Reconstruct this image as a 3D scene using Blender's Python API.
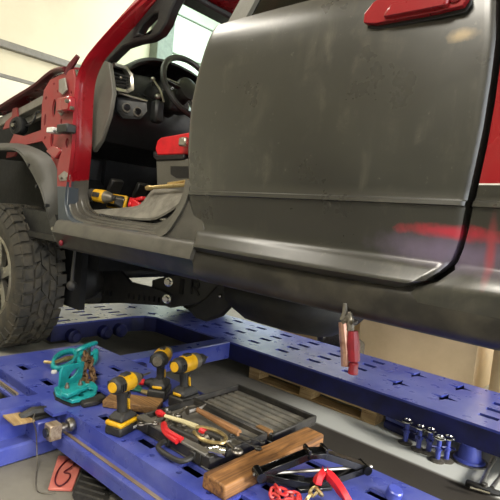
import bpy, bmesh, math, random
from mathutils import Vector, Matrix
from mathutils.geometry import tessellate_polygon
random.seed(7)
S = bpy.context.scene
COL = S.collection
for o in list(bpy.data.objects): bpy.data.objects.remove(o)

# ---------------------------------------------------------------- camera
cam_data = bpy.data.cameras.new('camera'); cam = bpy.data.objects.new('camera', cam_data); COL.objects.link(cam)
cam_data.sensor_width = 36; cam_data.lens = 35.568; cam_data.clip_start = 0.02
cam.matrix_world = Matrix(((0.75013, -0.12107, 0.65011, 0), (0.65375, -0.01223, -0.75661, 0), (0.09956, 0.99257, 0.06998, 1.28), (0, 0, 0, 1)))
S.camera = cam
# ---------------------------------------------------------------- light
S.view_settings.view_transform = 'Standard'; S.view_settings.look = 'None'
S.view_settings.gamma = 1; S.view_settings.use_curve_mapping = False
S.view_settings.exposure = 0.3
W = bpy.data.worlds.new('world'); S.world = W; W.use_nodes = True
W.node_tree.nodes['Background'].inputs[0].default_value = (0.9, 0.95, 1.0, 1)
W.node_tree.nodes['Background'].inputs[1].default_value = 4.0
def area(name, loc, size, power, col, target=None, rot=None):
    l = bpy.data.lights.new(name, 'AREA'); l.shape = 'RECTANGLE'; l.size, l.size_y = size; l.energy = power; l.color = col
    o = bpy.data.objects.new(name, l); COL.objects.link(o); o.location = loc
    if target is not None:
        o.rotation_euler = (Vector(target) - Vector(loc)).to_track_quat('-Z', 'Y').to_euler()
    return o
WARM = (1.0, 0.94, 0.82); COOL = (0.86, 0.93, 1.0)
area('ceiling_lamp_near', (-0.4, -1.6, 4.2), (2.4, 0.6), 170, WARM, (-0.9, 0.2, 0))
area('ceiling_lamp_front', (-4.0, 0.4, 4.6), (0.6, 2.6), 75, WARM, (-4.2, 0.8, 0))
area('back_wall_fill', (-2.4, 7.2, 4.5), (4.0, 0.7), 520, COOL, (-3.0, 8.6, 1.8))  # unseen lamp added to light the back wall mirrored in the deck
area('under_truck_fill', (4.6, 2.6, 2.5), (1.6, 0.8), 520, (1.0, 0.97, 0.92), (-1.5, 2.4, 0.3))  # unseen lamp added to brighten the floor lane and far deck
area('ceiling_lamp_corner', (-4.6, 5.0, 4.6), (0.6, 2.4), 110, COOL, (-5.4, 5.0, 0))

# ---------------------------------------------------------------- materials
def lin(c):
    return tuple((x / 255 / 12.92 if x / 255 <= 0.04045 else ((x / 255 + 0.055) / 1.055) ** 2.4) for x in c) + (1,)
class NT:
    def __init__(s, name):
        s.m = bpy.data.materials.new(name); s.m.use_nodes = True; s.t = s.m.node_tree
        s.b = s.t.nodes['Principled BSDF']; s.out = s.t.nodes['Material Output']
        s.co = s.n('ShaderNodeTexCoord').outputs['Object']
    def n(s, t, **kw):
        x = s.t.nodes.new(t)
        for k, v in kw.items(): setattr(x, k, v)
        return x
    def l(s, a, b): s.t.links.new(a, b)
    def mapping(s, scale, loc=(0, 0, 0)):
        m = s.n('ShaderNodeMapping'); s.l(s.co, m.inputs['Vector']); m.inputs['Scale'].default_value = scale; m.inputs['Location'].default_value = loc
        return m.outputs[0]
    def noise(s, scale, detail=4, rough=0.6, vec=None, dist=0):
        x = s.n('ShaderNodeTexNoise'); s.l(vec or s.co, x.inputs['Vector'])
        x.inputs['Scale'].default_value = scale; x.inputs['Detail'].default_value = detail; x.inputs['Roughness'].default_value = rough; x.inputs['Distortion'].default_value = dist
        return x.outputs[0]
    def ramp(s, v, lo, hi, a=(0, 0, 0, 1), b=(1, 1, 1, 1)):
        r = s.n('ShaderNodeValToRGB'); s.l(v, r.inputs[0]); e = r.color_ramp.elements
        e[0].position = lo; e[1].position = hi; e[0].color = a; e[1].color = b
        return r.outputs[0]
    def mix(s, f, a, b):
        x = s.n('ShaderNodeMix', data_type='RGBA')
        for i, v in ((0, f), (6, a), (7, b)):
            if hasattr(v, 'is_linked'): s.l(v, x.inputs[i])
            else: x.inputs[i].default_value = v
        return x.outputs[2]
    def math(s, op, a, b=None, clamp=False):
        x = s.n('ShaderNodeMath', operation=op, use_clamp=clamp)
        for i, v in enumerate((a, b)):
            if v is None: continue
            if hasattr(v, 'is_linked'): s.l(v, x.inputs[i])
            else: x.inputs[i].default_value = v
        return x.outputs[0]
    def sep(s):
        x = s.n('ShaderNodeSeparateXYZ'); s.l(s.co, x.inputs[0]); return x.outputs
    def blob(s, c, r, warp=0.0, wscale=9):
        c = (c[0] + 1.4, c[1] - 2.2, c[2] - 0.285)      # truck-local
        v = s.mapping((1 / r[0], 1 / r[1], 1 / r[2]), (-c[0] / r[0], -c[1] / r[1], -c[2] / r[2]))
        ln = s.n('ShaderNodeVectorMath', operation='LENGTH'); s.l(v, ln.inputs[0])
        d = ln.outputs['Value']
        if warp:
            d = s.math('ADD', d, s.math('MULTIPLY', s.math('SUBTRACT', s.noise(wscale, 5), 0.5), warp))
        return s.ramp(d, 0.15, 1.05, (1, 1, 1, 1), (0, 0, 0, 1))
    def bump(s, v, strength, dist=0.01):
        x = s.n('ShaderNodeBump'); x.inputs['Strength'].default_value = strength; x.inputs['Distance'].default_value = dist
        s.l(v, x.inputs['Height']); s.l(x.outputs[0], s.b.inputs['Normal'])
    def set(s, col=None, rough=None, metal=None, **kw):
        for k, v in (('Base Color', col), ('Roughness', rough), ('Metallic', metal)):
            if v is None: continue
            if hasattr(v, 'is_linked'): s.l(v, s.b.inputs[k])
            else: s.b.inputs[k].default_value = v
        return s.m
def pm(name, col, rough=0.5, metal=0.0, col2=None, scale=14, lo=0.4, hi=0.7, bump=0.0, bscale=60, stretch=None, rvar=0.12, coat=0):
    t = NT(name)
    vec = t.mapping(stretch) if stretch else None
    n = t.noise(scale, 5, 0.62, vec)
    c2 = lin(col2) if col2 else tuple(x * 0.72 for x in lin(col)[:3]) + (1,)
    c = t.mix(t.ramp(n, lo, hi), lin(col), c2)
    r = t.math('ADD', t.math('MULTIPLY', t.noise(scale * 2.3, 3, 0.5, vec), rvar * 2), rough - rvar, True)
    t.set(c, r, metal)
    if coat: t.b.inputs['Coat Weight'].default_value = coat; t.b.inputs['Coat Roughness'].default_value = 0.08
    if bump: t.bump(t.noise(bscale, 4, 0.6, vec), bump, 0.004)
    return t.m
M = {}
M['red'] = pm('red_paint', (142, 16, 26), 0.28, coat=0.5, col2=(126, 14, 24), scale=3, rvar=0.05)
M['dull_red'] = pm('dull_red_paint', (148, 46, 48), 0.55, col2=(128, 60, 58), scale=7, lo=0.35, hi=0.7)
M['maroon'] = pm('maroon_seal', (86, 22, 28), 0.45)
M['primer'] = pm('dark_primer', (50, 58, 66), 0.42, col2=(64, 70, 74), scale=9)
M['black'] = pm('black_plastic', (20, 20, 21), 0.5, col2=(30, 30, 29), scale=20, bump=0.15, bscale=400)
M['black_gloss'] = pm('black_gloss', (12, 12, 13), 0.22)
M['under'] = pm('underbody_black', (30, 29, 27), 0.6, col2=(56, 52, 45), scale=8, lo=0.5, hi=0.8)
M['shade_black'] = pm('shade_black', (10, 10, 10), 0.9)  # shade inside the wheel arch and engine bay put into the colour
M['rubber'] = pm('tyre_rubber', (48, 46, 41), 0.7, col2=(82, 75, 62), scale=11, lo=0.42, hi=0.75, bump=0.3, bscale=120)
M['liner'] = pm('liner_grey', (66, 64, 58), 0.55, col2=(58, 57, 52), scale=6)
M['trim_grey'] = pm('interior_grey', (92, 90, 82), 0.55, col2=(78, 76, 68), scale=5, bump=0.2, bscale=500)
M['carpet'] = pm('grey_carpet', (126, 122, 112), 0.9, col2=(92, 88, 80), scale=14, bump=0.5, bscale=300)
M['silver'] = pm('silver_trim', (176, 172, 162), 0.3, 0.9, rvar=0.08)
M['steel'] = pm('worn_steel', (150, 146, 138), 0.38, 0.9, col2=(88, 80, 70), scale=18)
M['raw'] = pm('raw_galvanised', (150, 146, 138), 0.55, 0.3, col2=(120, 114, 104), scale=9)
M['chrome'] = pm('chrome', (205, 203, 198), 0.16, 1.0, rvar=0.06)
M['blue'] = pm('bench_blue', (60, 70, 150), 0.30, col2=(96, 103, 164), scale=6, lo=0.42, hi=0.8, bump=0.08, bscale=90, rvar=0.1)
M['blue_dark'] = pm('dark_blue', (24, 28, 84), 0.5, col2=(18, 20, 56), scale=8)  # bench blue darkened; shade on side and lower faces put into colour
M['brass'] = pm('brown_rail', (128, 108, 88), 0.45, 0.4, col2=(168, 154, 134), scale=10, stretch=(0.4, 6, 6))
M['teal'] = pm('teal_paint', (28, 150, 150), 0.4, col2=(22, 118, 122), scale=24)
M['rust'] = pm('rusty_chain', (120, 92, 62), 0.6, 0.5, col2=(70, 50, 36), scale=60)
M['yellow'] = pm('tool_yellow', (214, 164, 22), 0.42, col2=(186, 138, 22), scale=30)
M['toolblack'] = pm('tool_black', (30, 29, 27), 0.55, col2=(48, 45, 40), scale=30, bump=0.2, bscale=300)
M['toolgrey'] = pm('tool_grey', (118, 112, 100), 0.45, 0.5, col2=(86, 80, 70), scale=40)
M['casegrey'] = pm('case_plastic', (92, 89, 82), 0.5, col2=(128, 121, 108), scale=16, lo=0.45, hi=0.75, bump=0.15, bscale=200)
M['caseblack'] = pm('case_black', (36, 35, 34), 0.5, col2=(62, 58, 52), scale=18)
M['redplastic'] = pm('red_plastic', (204, 30, 38), 0.4, col2=(170, 24, 30), scale=20)
M['redgrip'] = pm('dark_red_grip', (124, 20, 32), 0.4, col2=(100, 16, 26), scale=30)
M['redchain'] = pm('red_chain_paint', (186, 36, 40), 0.45, col2=(140, 60, 50), scale=60)
M['gold'] = pm('gold_zinc', (196, 176, 126), 0.32, 0.8, col2=(160, 130, 80), scale=40)
M['copper'] = pm('copper_steel', (190, 150, 130), 0.34, 0.8, col2=(140, 100, 84), scale=30)
M['card'] = pm('cardboard', (218, 192, 154), 0.85, col2=(204, 178, 140), scale=4, bump=0.1, bscale=60)
M['pink'] = pm('salmon_sheet', (184, 108, 94), 0.5, col2=(180, 92, 80), scale=12)
M['cream'] = pm('cream_plastic', (206, 194, 150), 0.5)
M['white'] = pm('white_plastic', (224, 222, 214), 0.5)
M['green'] = pm('green_grip', (30, 92, 70), 0.5)
M['bag'] = pm('black_leather', (26, 25, 26), 0.4, bump=0.5, bscale=50)
def wood(name, a, b, axis, k=70):
    t = NT(name)
    st = [k, k, k]; st[axis] = 3.0
    n = t.noise(1.0, 6, 0.65, t.mapping(tuple(st)), 0.6)
    big = t.noise(7, 3)
    c = t.mix(t.ramp(n, 0.36, 0.66), lin(a), lin(b))
    c = t.mix(t.math('MULTIPLY', t.ramp(big, 0.45, 0.8), 0.45), c, tuple(x * 0.35 for x in lin(b)[:3]) + (1,))
    t.set(c, 0.65, 0); t.bump(n, 0.5, 0.003)
    return t.m
M['wood_old'] = wood('old_plank_wood', (158, 110, 60), (66, 40, 20), 1, 50)
M['wood_block'] = wood('rough_block_wood', (150, 112, 66), (88, 60, 34), 0, 110)
M['wood_handle'] = wood('handle_wood', (164, 118, 76), (120, 80, 46), 0, 140)
M['wood_pallet'] = wood('pallet_wood', (186, 158, 108), (140, 110, 70), 0, 50)
def door_material(name, door):
    t = NT(name)
    a, b = lin((40, 39, 34)), lin((30, 29, 26))
    c = t.mix(t.ramp(t.noise(2.2, 5, 0.6), 0.35, 0.7), a, b)
    x, y, z = t.sep()
    streak = t.noise(1.0, 6, 0.7, t.mapping((22, 4, 3)))
    dust = t.math('MULTIPLY', t.ramp(t.noise(5, 6, 0.7, None, 1.2), 0.5, 0.75), t.ramp(streak, 0.45, 0.7))
    c = t.mix(t.math('MULTIPLY', dust, 0.35), c, lin((134, 128, 112)))
    scuff = t.ramp(t.noise(38, 4, 0.7), 0.66, 0.74)
    c = t.mix(t.math('MULTIPLY', scuff, 0.22), c, lin((150, 146, 132)))
    # overspray left on the lower rear corner by an earlier repair
    lil = t.blob((-0.42, 1.25, 1.238), (0.24, 0.3, 0.06), 0.9, 14)
    c = t.mix(t.math('MULTIPLY', lil, 0.75), c, lin((112, 98, 124)))
    rd = t.blob((-0.43, 1.25, 1.288), (0.16, 0.3, 0.022), 1.3, 30)
    c = t.mix(t.math('MULTIPLY', rd, 0.9), c, lin((172, 30, 52)))
    if door:
        bright = t.blob((-0.46, 1.25, 1.768), (0.045, 0.3, 0.02), 1.2, 24)  # lamp reflection painted as a warm spot on the primer
        c = t.mix(t.math('MULTIPLY', bright, 0.5), c, lin((196, 168, 118)))
    else:
        bar = t.blob((-0.335, 1.25, 1.25), (0.016, 0.3, 0.10), 0.7, 16)
        c = t.mix(t.math('MULTIPLY', bar, 0.8), c, lin((150, 52, 60)))
    r = t.math('ADD', t.math('MULTIPLY', t.noise(4, 5, 0.65), 0.2), 0.2)
    t.set(c, r, 0)
    t.b.inputs['Specular IOR Level'].default_value = 0.9
    t.b.inputs['Coat Weight'].default_value = 0.35; t.b.inputs['Coat Roughness'].default_value = 0.4
    return t.m
M['door'] = door_material('black_primer_door', True)
M['side'] = door_material('black_primer_side', False)
M['rocker'] = pm('dusty_rocker', (34, 32, 29), 0.36, col2=(62, 58, 50), scale=9, lo=0.45, hi=0.75)
M['sill'] = pm('dusty_sill', (80, 77, 70), 0.4, col2=(60, 58, 54), scale=12, lo=0.4, hi=0.7)
def glass_material(name, tint, gloss=0.08, dark=0.0):
    t = NT(name)
    t.t.nodes.remove(t.b)
    tr = t.n('ShaderNodeBsdfTransparent'); tr.inputs[0].default_value = tint
    gl = t.n('ShaderNodeBsdfGlossy'); gl.inputs['Roughness'].default_value = 0.03
    lw = t.n('ShaderNodeLayerWeight'); lw.inputs[0].default_value = 0.5
    fc = t.math('ADD', t.math('MULTIPLY', t.math('POWER', lw.outputs['Facing'], 4.0), 0.6), 0.04)
    mx = t.n('ShaderNodeMixShader'); t.l(fc, mx.inputs[0]); t.l(tr.outputs[0], mx.inputs[1]); t.l(gl.outputs[0], mx.inputs[2])
    t.l(mx.outputs[0], t.out.inputs[0])
    return t.m
M['glass'] = glass_material('windshield_glass', (0.80, 0.93, 0.84, 1))
M['tint'] = glass_material('tinted_glass', (0.12, 0.11, 0.09, 1))
def floor_material():
    t = NT('concrete_floor')
    c = t.mix(t.ramp(t.noise(1.6, 6, 0.65), 0.35, 0.7), lin((128, 124, 114)), lin((104, 100, 92)))
    c = t.mix(t.math('MULTIPLY', t.ramp(t.noise(9, 6, 0.7), 0.5, 0.8), 0.5), c, lin((84, 80, 72)))
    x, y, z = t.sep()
    # bay between the runways darkened for shade and dirt, pale painted lane beyond it
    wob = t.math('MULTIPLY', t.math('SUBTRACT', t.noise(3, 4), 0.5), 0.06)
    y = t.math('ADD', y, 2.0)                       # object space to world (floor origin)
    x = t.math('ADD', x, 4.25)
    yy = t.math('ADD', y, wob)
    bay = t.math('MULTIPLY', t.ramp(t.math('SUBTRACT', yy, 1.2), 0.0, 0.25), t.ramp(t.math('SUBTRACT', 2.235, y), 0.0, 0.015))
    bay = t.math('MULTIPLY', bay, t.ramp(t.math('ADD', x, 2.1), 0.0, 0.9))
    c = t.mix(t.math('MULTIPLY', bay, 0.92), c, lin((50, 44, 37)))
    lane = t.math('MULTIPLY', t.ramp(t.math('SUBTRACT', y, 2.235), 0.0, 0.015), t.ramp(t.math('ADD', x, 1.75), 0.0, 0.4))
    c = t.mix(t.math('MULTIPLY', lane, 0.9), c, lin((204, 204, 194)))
    t.set(c, 0.8, 0); t.bump(t.noise(40, 5, 0.7), 0.15, 0.004); t.b.inputs['Specular IOR Level'].default_value = 0.2
    return t.m
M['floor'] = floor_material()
M['wall'] = pm('cream_wall', (184, 177, 152), 0.7, col2=(176, 168, 144), scale=1.2)
M['wall_low'] = pm('pale_wall', (196, 192, 170), 0.6, col2=(188, 184, 162), scale=1.2)
M['column'] = pm('grey_column', (112, 118, 110), 0.6)
M['railgrey'] = pm('wall_rail', (104, 100, 90), 0.5)
M['shutter'] = pm('white_shutter', (182, 192, 178), 0.5, col2=(174, 186, 172), scale=1)
M['lamp'] = pm('lamp_housing', (220, 220, 215), 0.5)

# ---------------------------------------------------------------- mesh helpers
class MB:
    def __init__(s, xf=None): s.v = []; s.f = []; s.mi = []; s.xf = xf; s.cur = 0
    def add(s, vs, fs, mi=None):
        b = len(s.v)
        for p in vs:
            p = Vector(p); s.v.append(s.xf @ p if s.xf else p)
        for f in fs: s.f.append([i + b for i in f]); s.mi.append(s.cur if mi is None else mi)
        return s
    def box(s, c, d, rot=None):
        x, y, z = (k / 2 for k in d); R = rot or Matrix.Identity(3)
        if len(R) == 4: R = R.to_3x3()
        vs = [Vector(c) + R @ Vector((a * x, b * y, e * z)) for a in (-1, 1) for b in (-1, 1) for e in (-1, 1)]
        return s.add(vs, [(0, 1, 3, 2), (4, 6, 7, 5), (0, 4, 5, 1), (2, 3, 7, 6), (0, 2, 6, 4), (1, 5, 7, 3)])
    def bb(s, x0, x1, y0, y1, z0, z1): return s.box(((x0 + x1) / 2, (y0 + y1) / 2, (z0 + z1) / 2), (x1 - x0, y1 - y0, z1 - z0))
    def prism(s, poly, vec, holes=()):
        loops = [[Vector(p) for p in poly]] + [[Vector(p) for p in h] for h in holes]; vec = Vector(vec)
        flat = [p for l in loops for p in l]; n = len(flat)
        tri = tessellate_polygon(loops)
        fs = [tuple(t) for t in tri] + [tuple(i + n for i in reversed(t)) for t in tri]
        k = 0
        for l in loops:
            m = len(l)
            for i in range(m): fs.append((k + i, k + (i + 1) % m, k + (i + 1) % m + n, k + i + n))
            k += m
        return s.add(flat + [p + vec for p in flat], fs)
    def ring_frame(s, d):
        d = Vector(d).normalized(); a = Vector((0, 0, 1)) if abs(d.z) < 0.9 else Vector((1, 0, 0))
        u = d.cross(a).normalized(); return u, d.cross(u).normalized()
    def cyl(s, p0, p1, r0, r1=None, n=14):
        p0, p1 = Vector(p0), Vector(p1); r1 = r0 if r1 is None else r1; u, w = s.ring_frame(p1 - p0)
        vs = []
        for p, r in ((p0, r0), (p1, r1)):
            for i in range(n):
                a = 2 * math.pi * i / n; vs.append(p + (u * math.cos(a) + w * math.sin(a)) * r)
        fs = [(i, (i + 1) % n, (i + 1) % n + n, i + n) for i in range(n)] + [tuple(range(n - 1, -1, -1)), tuple(range(n, 2 * n))]
        return s.add(vs, fs)
    def lathe(s, o, d, prof, n=20, closed=False, cap=True):
        o = Vector(o); d = Vector(d).normalized(); u, w = s.ring_frame(d); vs = []
        for r, h in prof:
            for i in range(n):
                a = 2 * math.pi * i / n; vs.append(o + d * h + (u * math.cos(a) + w * math.sin(a)) * max(r, 1e-4))
        m = len(prof); fs = []
        for k in range(m if closed else m - 1):
            k2 = (k + 1) % m
            for i in range(n): fs.append((k * n + i, k * n + (i + 1) % n, k2 * n + (i + 1) % n, k2 * n + i))
        if not closed and cap: fs += [tuple(range(n - 1, -1, -1)), tuple(range((m - 1) * n, m * n))]
        return s.add(vs, fs)
    def tube(s, pts, r, n=8, closed=False, sq=1.0):
        pts = [Vector(p) for p in pts]; m = len(pts); vs = []
        rr = r if isinstance(r, (list, tuple)) else [r] * m
        tang = []
        for i in range(m):
            a = pts[(i - 1) % m] if (closed or i > 0) else pts[i]; b = pts[(i + 1) % m] if (closed or i < m - 1) else pts[i]
            tang.append((b - a).normalized())
        u, w = s.ring_frame(tang[0])
        for i in range(m):
            u = (u - tang[i] * u.dot(tang[i])).normalized(); w = tang[i].cross(u)
            for k in range(n):
                a = 2 * math.pi * k / n; vs.append(pts[i] + (u * math.cos(a) + w * math.sin(a) * sq) * rr[i])
        fs = []
        for i in range(m if closed else m - 1):
            j = (i + 1) % m
            for k in range(n): fs.append((i * n + k, i * n + (k + 1) % n, j * n + (k + 1) % n, j * n + k))
        if not closed: fs += [tuple(range(n - 1, -1, -1)), tuple(range((m - 1) * n, m * n))]
        return s.add(vs, fs)
    def grid(s, rows, mats=None, thick=None):
        n = len(rows[0]); m = len(rows); vs = [Vector(p) for r in rows for p in r]; N = len(vs)
        b = []; mi = []
        for i in range(m - 1):
            for j in range(n - 1):
                k = mats(i, j) if mats else 0
                q = (i * n + j, i * n + j + 1, (i + 1) * n + j + 1, (i + 1) * n + j); b.append(q); mi.append(k)
                if thick: b.append(tuple(v + N for v in reversed(q))); mi.append(k)
        if thick:
            t = Vector(thick); vs = vs + [p + t for p in vs]
            for i in range(m - 1):
                for j, jj in ((0, 0), (n - 1, n - 2)):
                    a, c = i * n + j, (i + 1) * n + j; b.append((a, c, c + N, a + N)); mi.append(mats(i, jj) if mats else 0)
            for j in range(n - 1):
                for i, ii in ((0, 0), (m - 1, m - 2)):
                    a, c = i * n + j, i * n + j + 1; b.append((a, c, c + N, a + N)); mi.append(mats(ii, j) if mats else 0)
        base = len(s.mi); s.add(vs, b)
        for k, v in enumerate(mi): s.mi[base + k] = v
        return s
    def loft(s, secs, cap=True):
        n = len(secs[0]); vs = [p for r in secs for p in r]
        fs = [(i * n + j, i * n + (j + 1) % n, (i + 1) * n + (j + 1) % n, (i + 1) * n + j) for i in range(len(secs) - 1) for j in range(n)]
        if cap: fs += [tuple(range(n - 1, -1, -1)), tuple(range((len(secs) - 1) * n, len(secs) * n))]
        return s.add(vs, fs)
    def ball(s, c, r, n=12, m=8):
        r = (r, r, r) if not isinstance(r, (tuple, list)) else r; c = Vector(c); vs = []; fs = []
        for i in range(m + 1):
            a = math.pi * (i / m) ; a = min(max(a, 0.02), math.pi - 0.02)
            for k in range(n):
                b = 2 * math.pi * k / n
                vs.append(c + Vector((r[0] * math.sin(a) * math.cos(b), r[1] * math.sin(a) * math.sin(b), r[2] * math.cos(a))))
        for i in range(m):
            for k in range(n): fs.append((i * n + k, i * n + (k + 1) % n, (i + 1) * n + (k + 1) % n, (i + 1) * n + k))
        fs += [tuple(range(n - 1, -1, -1)), tuple(range(m * n, m * n + n))]
        return s.add(vs, fs)
    def build(s, name, mats, parent=None, bevel=0.0, smooth=True, angle=35, segs=1, solid=0.0, local=False):
        me = bpy.data.meshes.new(name)
        off = Vector((0, 0, 0))
        if parent is not None and not local:
            r = parent
            while r.parent: r = r.parent
            off = r.location.copy()
        elif parent is None:
            lo = [min(p[i] for p in s.v) for i in range(3)]; hi = [max(p[i] for p in s.v) for i in range(3)]
            off = Vector(((lo[0] + hi[0]) / 2, (lo[1] + hi[1]) / 2, lo[2]))
        me.from_pydata([tuple(p - off) for p in s.v], [], s.f)
        bm = bmesh.new(); bm.from_mesh(me); bmesh.ops.recalc_face_normals(bm, faces=bm.faces); bm.to_mesh(me); bm.free()
        for m in (mats if isinstance(mats, (list, tuple)) else [mats]): me.materials.append(m)
        for p, i in zip(me.polygons, s.mi): p.material_index = i; p.use_smooth = smooth
        if smooth: me.set_sharp_from_angle(angle=math.radians(angle))
        o = bpy.data.objects.new(name, me); COL.objects.link(o)
        if parent is not None: o.parent = parent
        else: o.location = off
        if solid:
            md = o.modifiers.new('thickness', 'SOLIDIFY'); md.thickness = abs(solid); md.offset = 1 if solid > 0 else -1
        if bevel:
            md = o.modifiers.new('bevel', 'BEVEL'); md.width = bevel; md.segments = segs; md.limit_method = 'ANGLE'; md.angle_limit = math.radians(40)
        return o
def tag(o, label=None, cat=None, group=None, kind=None):
    for k, v in (('label', label), ('category', cat), ('group', group), ('kind', kind)):
        if v: o[k] = v
    return o
def empty(name, loc, rz=0, rot=None):
    o = bpy.data.objects.new(name, None); COL.objects.link(o); o.location = loc
    o.rotation_euler = rot if rot else (0, 0, rz); o.empty_display_size = 0.1
    return o
def struct(o): o['kind'] = 'structure'; return o
def rotz(a): return Matrix.Rotation(a, 3, 'Z')
def copy_tree(o, parent=None):
    c = o.copy(); COL.objects.link(c)
    if parent is not None: c.parent = parent
    for ch in list(o.children): copy_tree(ch, c)
    return c
def lerp_list(pts, v):
    """pts: list of (x, z) sorted by falling z; returns x at height v."""
    if v >= pts[0][1]: return pts[0][0]
    for a, b in zip(pts, pts[1:]):
        if b[1] <= v <= a[1]:
            t = (a[1] - v) / max(1e-9, a[1] - b[1]); return a[0] + (b[0] - a[0]) * t
    return pts[-1][0]
def catmull(pts, k=4):
    out = []; n = len(pts); pts = [Vector(p) for p in pts]
    for i in range(n - 1):
        p0, p1, p2, p3 = pts[max(i - 1, 0)], pts[i], pts[i + 1], pts[min(i + 2, n - 1)]
        for j in range(k):
            t = j / k
            out.append(0.5 * ((2 * p1) + (p2 - p0) * t + (2 * p0 - 5 * p1 + 4 * p2 - p3) * t * t + (3 * p1 - p0 - 3 * p2 + p3) * t ** 3))
    out.append(pts[-1]); return out

# ================================================================ SETTING
F = 0.215                                            # floor level
D = 0.414                                            # height of the bench deck
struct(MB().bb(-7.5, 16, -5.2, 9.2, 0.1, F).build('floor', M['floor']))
wl = struct(MB().bb(-6.7, -6.5, -5.2, 9.2, 0, 5.0).build('wall_left', M['wall']))
wb = struct(MB().bb(-6.5, 5.0, 9.0, 9.2, 0, 5.0).build('wall_back', M['wall']))
struct(MB().bb(-6.7, 5.0, -5.2, -5.0, 0, 5.0).build('wall_front', M['wall']))
struct(MB().bb(-6.7, 5.0, -5.2, 9.2, 5.0, 5.2).build('ceiling', M['wall']))
struct(MB().bb(4.8, 5.0, -5.2, -3.5, 0, 5.0).build('wall_right', M['wall']))
struct(MB().bb(-6.5, 5.0, -5.0, -4.97, 0, 1.3).build('reflection_band', M['column']))  # unseen dark band added to grade the reflection in the rear door
d2 = struct(MB().bb(-5.9, -4.2, -5.0, -4.93, 0, 2.25).build('reflection_panel', M['railgrey'], bevel=0.01))  # unseen dark panel added to vary the rear door's reflection
struct(MB().bb(-3.6, -1.2, -5.0, -4.95, 1.7, 2.5).build('reflection_strip', M['column'], bevel=0.01))  # unseen dark strip, also added for the rear door's reflection
struct(MB().bb(-6.5, -6.42, -5.0, 4.72, 3.0, 3.09).build('trim_1', M['railgrey'], bevel=0.01))
struct(MB().bb(-6.5, -6.46, -5.0, 4.72, 2.65, 2.70).build('trim_2', M['railgrey'], bevel=0.008))
struct(MB().bb(-6.52, -6.47, -5.0, 4.72, 0.0, 2.66).build('trim_3', M['wall_low']))
struct(MB().bb(-6.5, -6.3, 4.72, 5.02, 0.0, 5.0).build('trim_4', M['column'], bevel=0.01))
# sectional shutter beyond the column: separate horizontal sections
sd = struct(MB().bb(-6.5, -6.48, 5.02, 9.0, 0, 5.0).build('door_1', M['railgrey']))
for k in range(8):
    z0 = 0.02 + k * 0.62
    MB().bb(-6.48, -6.44, 5.04, 8.99, z0, min(z0 + 0.60, 4.99)).build('shutter_section', M['shutter'], sd, bevel=0.012)

# ================================================================ STRAIGHTENING BENCH
bench = tag(empty('straightening_bench', (-1.5, 2.0, F)), 'blue steel frame straightening bench with slotted deck plates under the truck', 'bench')
def slot(cx, cy, lx, ly, z): return [(cx - lx / 2, cy - ly / 2, z), (cx + lx / 2, cy - ly / 2, z), (cx + lx / 2, cy + ly / 2, z), (cx - lx / 2, cy + ly / 2, z)]
def circ(cx, cy, r, z, n=8): return [(cx + r * math.cos(2 * math.pi * i / n), cy + r * math.sin(2 * math.pi * i / n), z) for i in range(n)]
def star(cx, cy, z, L=0.076, w=0.017):
    p = []
    for i in range(4):
        a = i * math.pi / 2
        p.append((cx + L * math.cos(a), cy + L * math.sin(a), z))
        p.append((cx + w * 1.5 * math.cos(a + math.pi / 4), cy + w * 1.5 * math.sin(a + math.pi / 4), z))
    return p
T = 0.012
# near runway with its outrigger to the left
holes = []
for k, x in enumerate([-2.385, -2.133, -1.88, -1.63, -1.38, -1.13, -0.88, -0.63]):
    for y in (1.135, 1.258, 1.382, 1.505):
        if x < -2.3 and y > 1.2: continue
        holes.append(slot(x, y, 0.095, 0.042, D))
for x, y in [(-1.97, 0.966), (-1.716, 1.066), (-1.59, 1.066), (-1.44, 1.075), (-1.291, 1.09), (-1.147, 1.09), (-1.0, 1.085), (-0.85, 1.085), (-1.878, 1.083), (-2.016, 1.08)]:
    holes.append(circ(x, y, 0.011 if x > -1.9 else 0.009, D))
for x in (-2.367, -2.247, -2.106): holes.append(circ(x, 1.066, 0.008, D))
holes.append([(-2.58, 0.965, D), (-2.02, 0.965, D), (-2.02, 1.035, D), (-2.58, 1.035, D)])     # guide channel
holes.append([(-2.58, 0.86, D), (-2.05, 0.86, D), (-2.05, 0.932, D), (-2.58, 0.932, D)])
outA = [(-1.93, 0.4, D), (-1.93, 1.0, D), (-1.865, 1.0, D), (-1.865, 0.985, D), (-1.79, 0.985, D), (-1.79, 1.045, D), (-0.15, 1.045, D), (-0.15, 1.65, D), (-2.60, 1.65, D), (-2.60, 0.4, D)]
MB().prism(outA, (0, 0, -T), holes).build('near_deck_plate', M['blue'], bench, smooth=False)
MB().bb(-2.62, -0.15, 1.045, 1.06, 0.335, D - T).build('near_beam_web', M['blue'], bench)
MB().bb(-1.80, -0.15, 0.99, 1.06, 0.325, 0.345).build('near_beam_flange', M['blue'], bench, bevel=0.003)
MB().bb(-1.80, -0.15, 0.994, 1.006, 0.28, 0.33).build('near_flange_lip', M['blue'], bench, bevel=0.003)
MB().bb(-1.78, -0.15, 1.010, 1.026, 0.345, 0.350).build('slide_rail', M['brass'], bench, bevel=0.002)
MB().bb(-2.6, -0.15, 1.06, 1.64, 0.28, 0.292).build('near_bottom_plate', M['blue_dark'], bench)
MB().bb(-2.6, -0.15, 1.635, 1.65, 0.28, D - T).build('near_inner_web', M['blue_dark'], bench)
MB().bb(-2.58, -2.02, 0.965, 1.035, 0.365, 0.372).build('guide_channel', M['blue'], bench)
MB().bb(-2.60, -2.05, 0.955, 0.963, D - 0.005, D + 0.010).build('channel_strip', M['brass'], bench)
MB().bb(-2.60, -2.05, 0.943, 0.951, D - 0.005, D + 0.007).build('channel_strip', M['silver'], bench)
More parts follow.
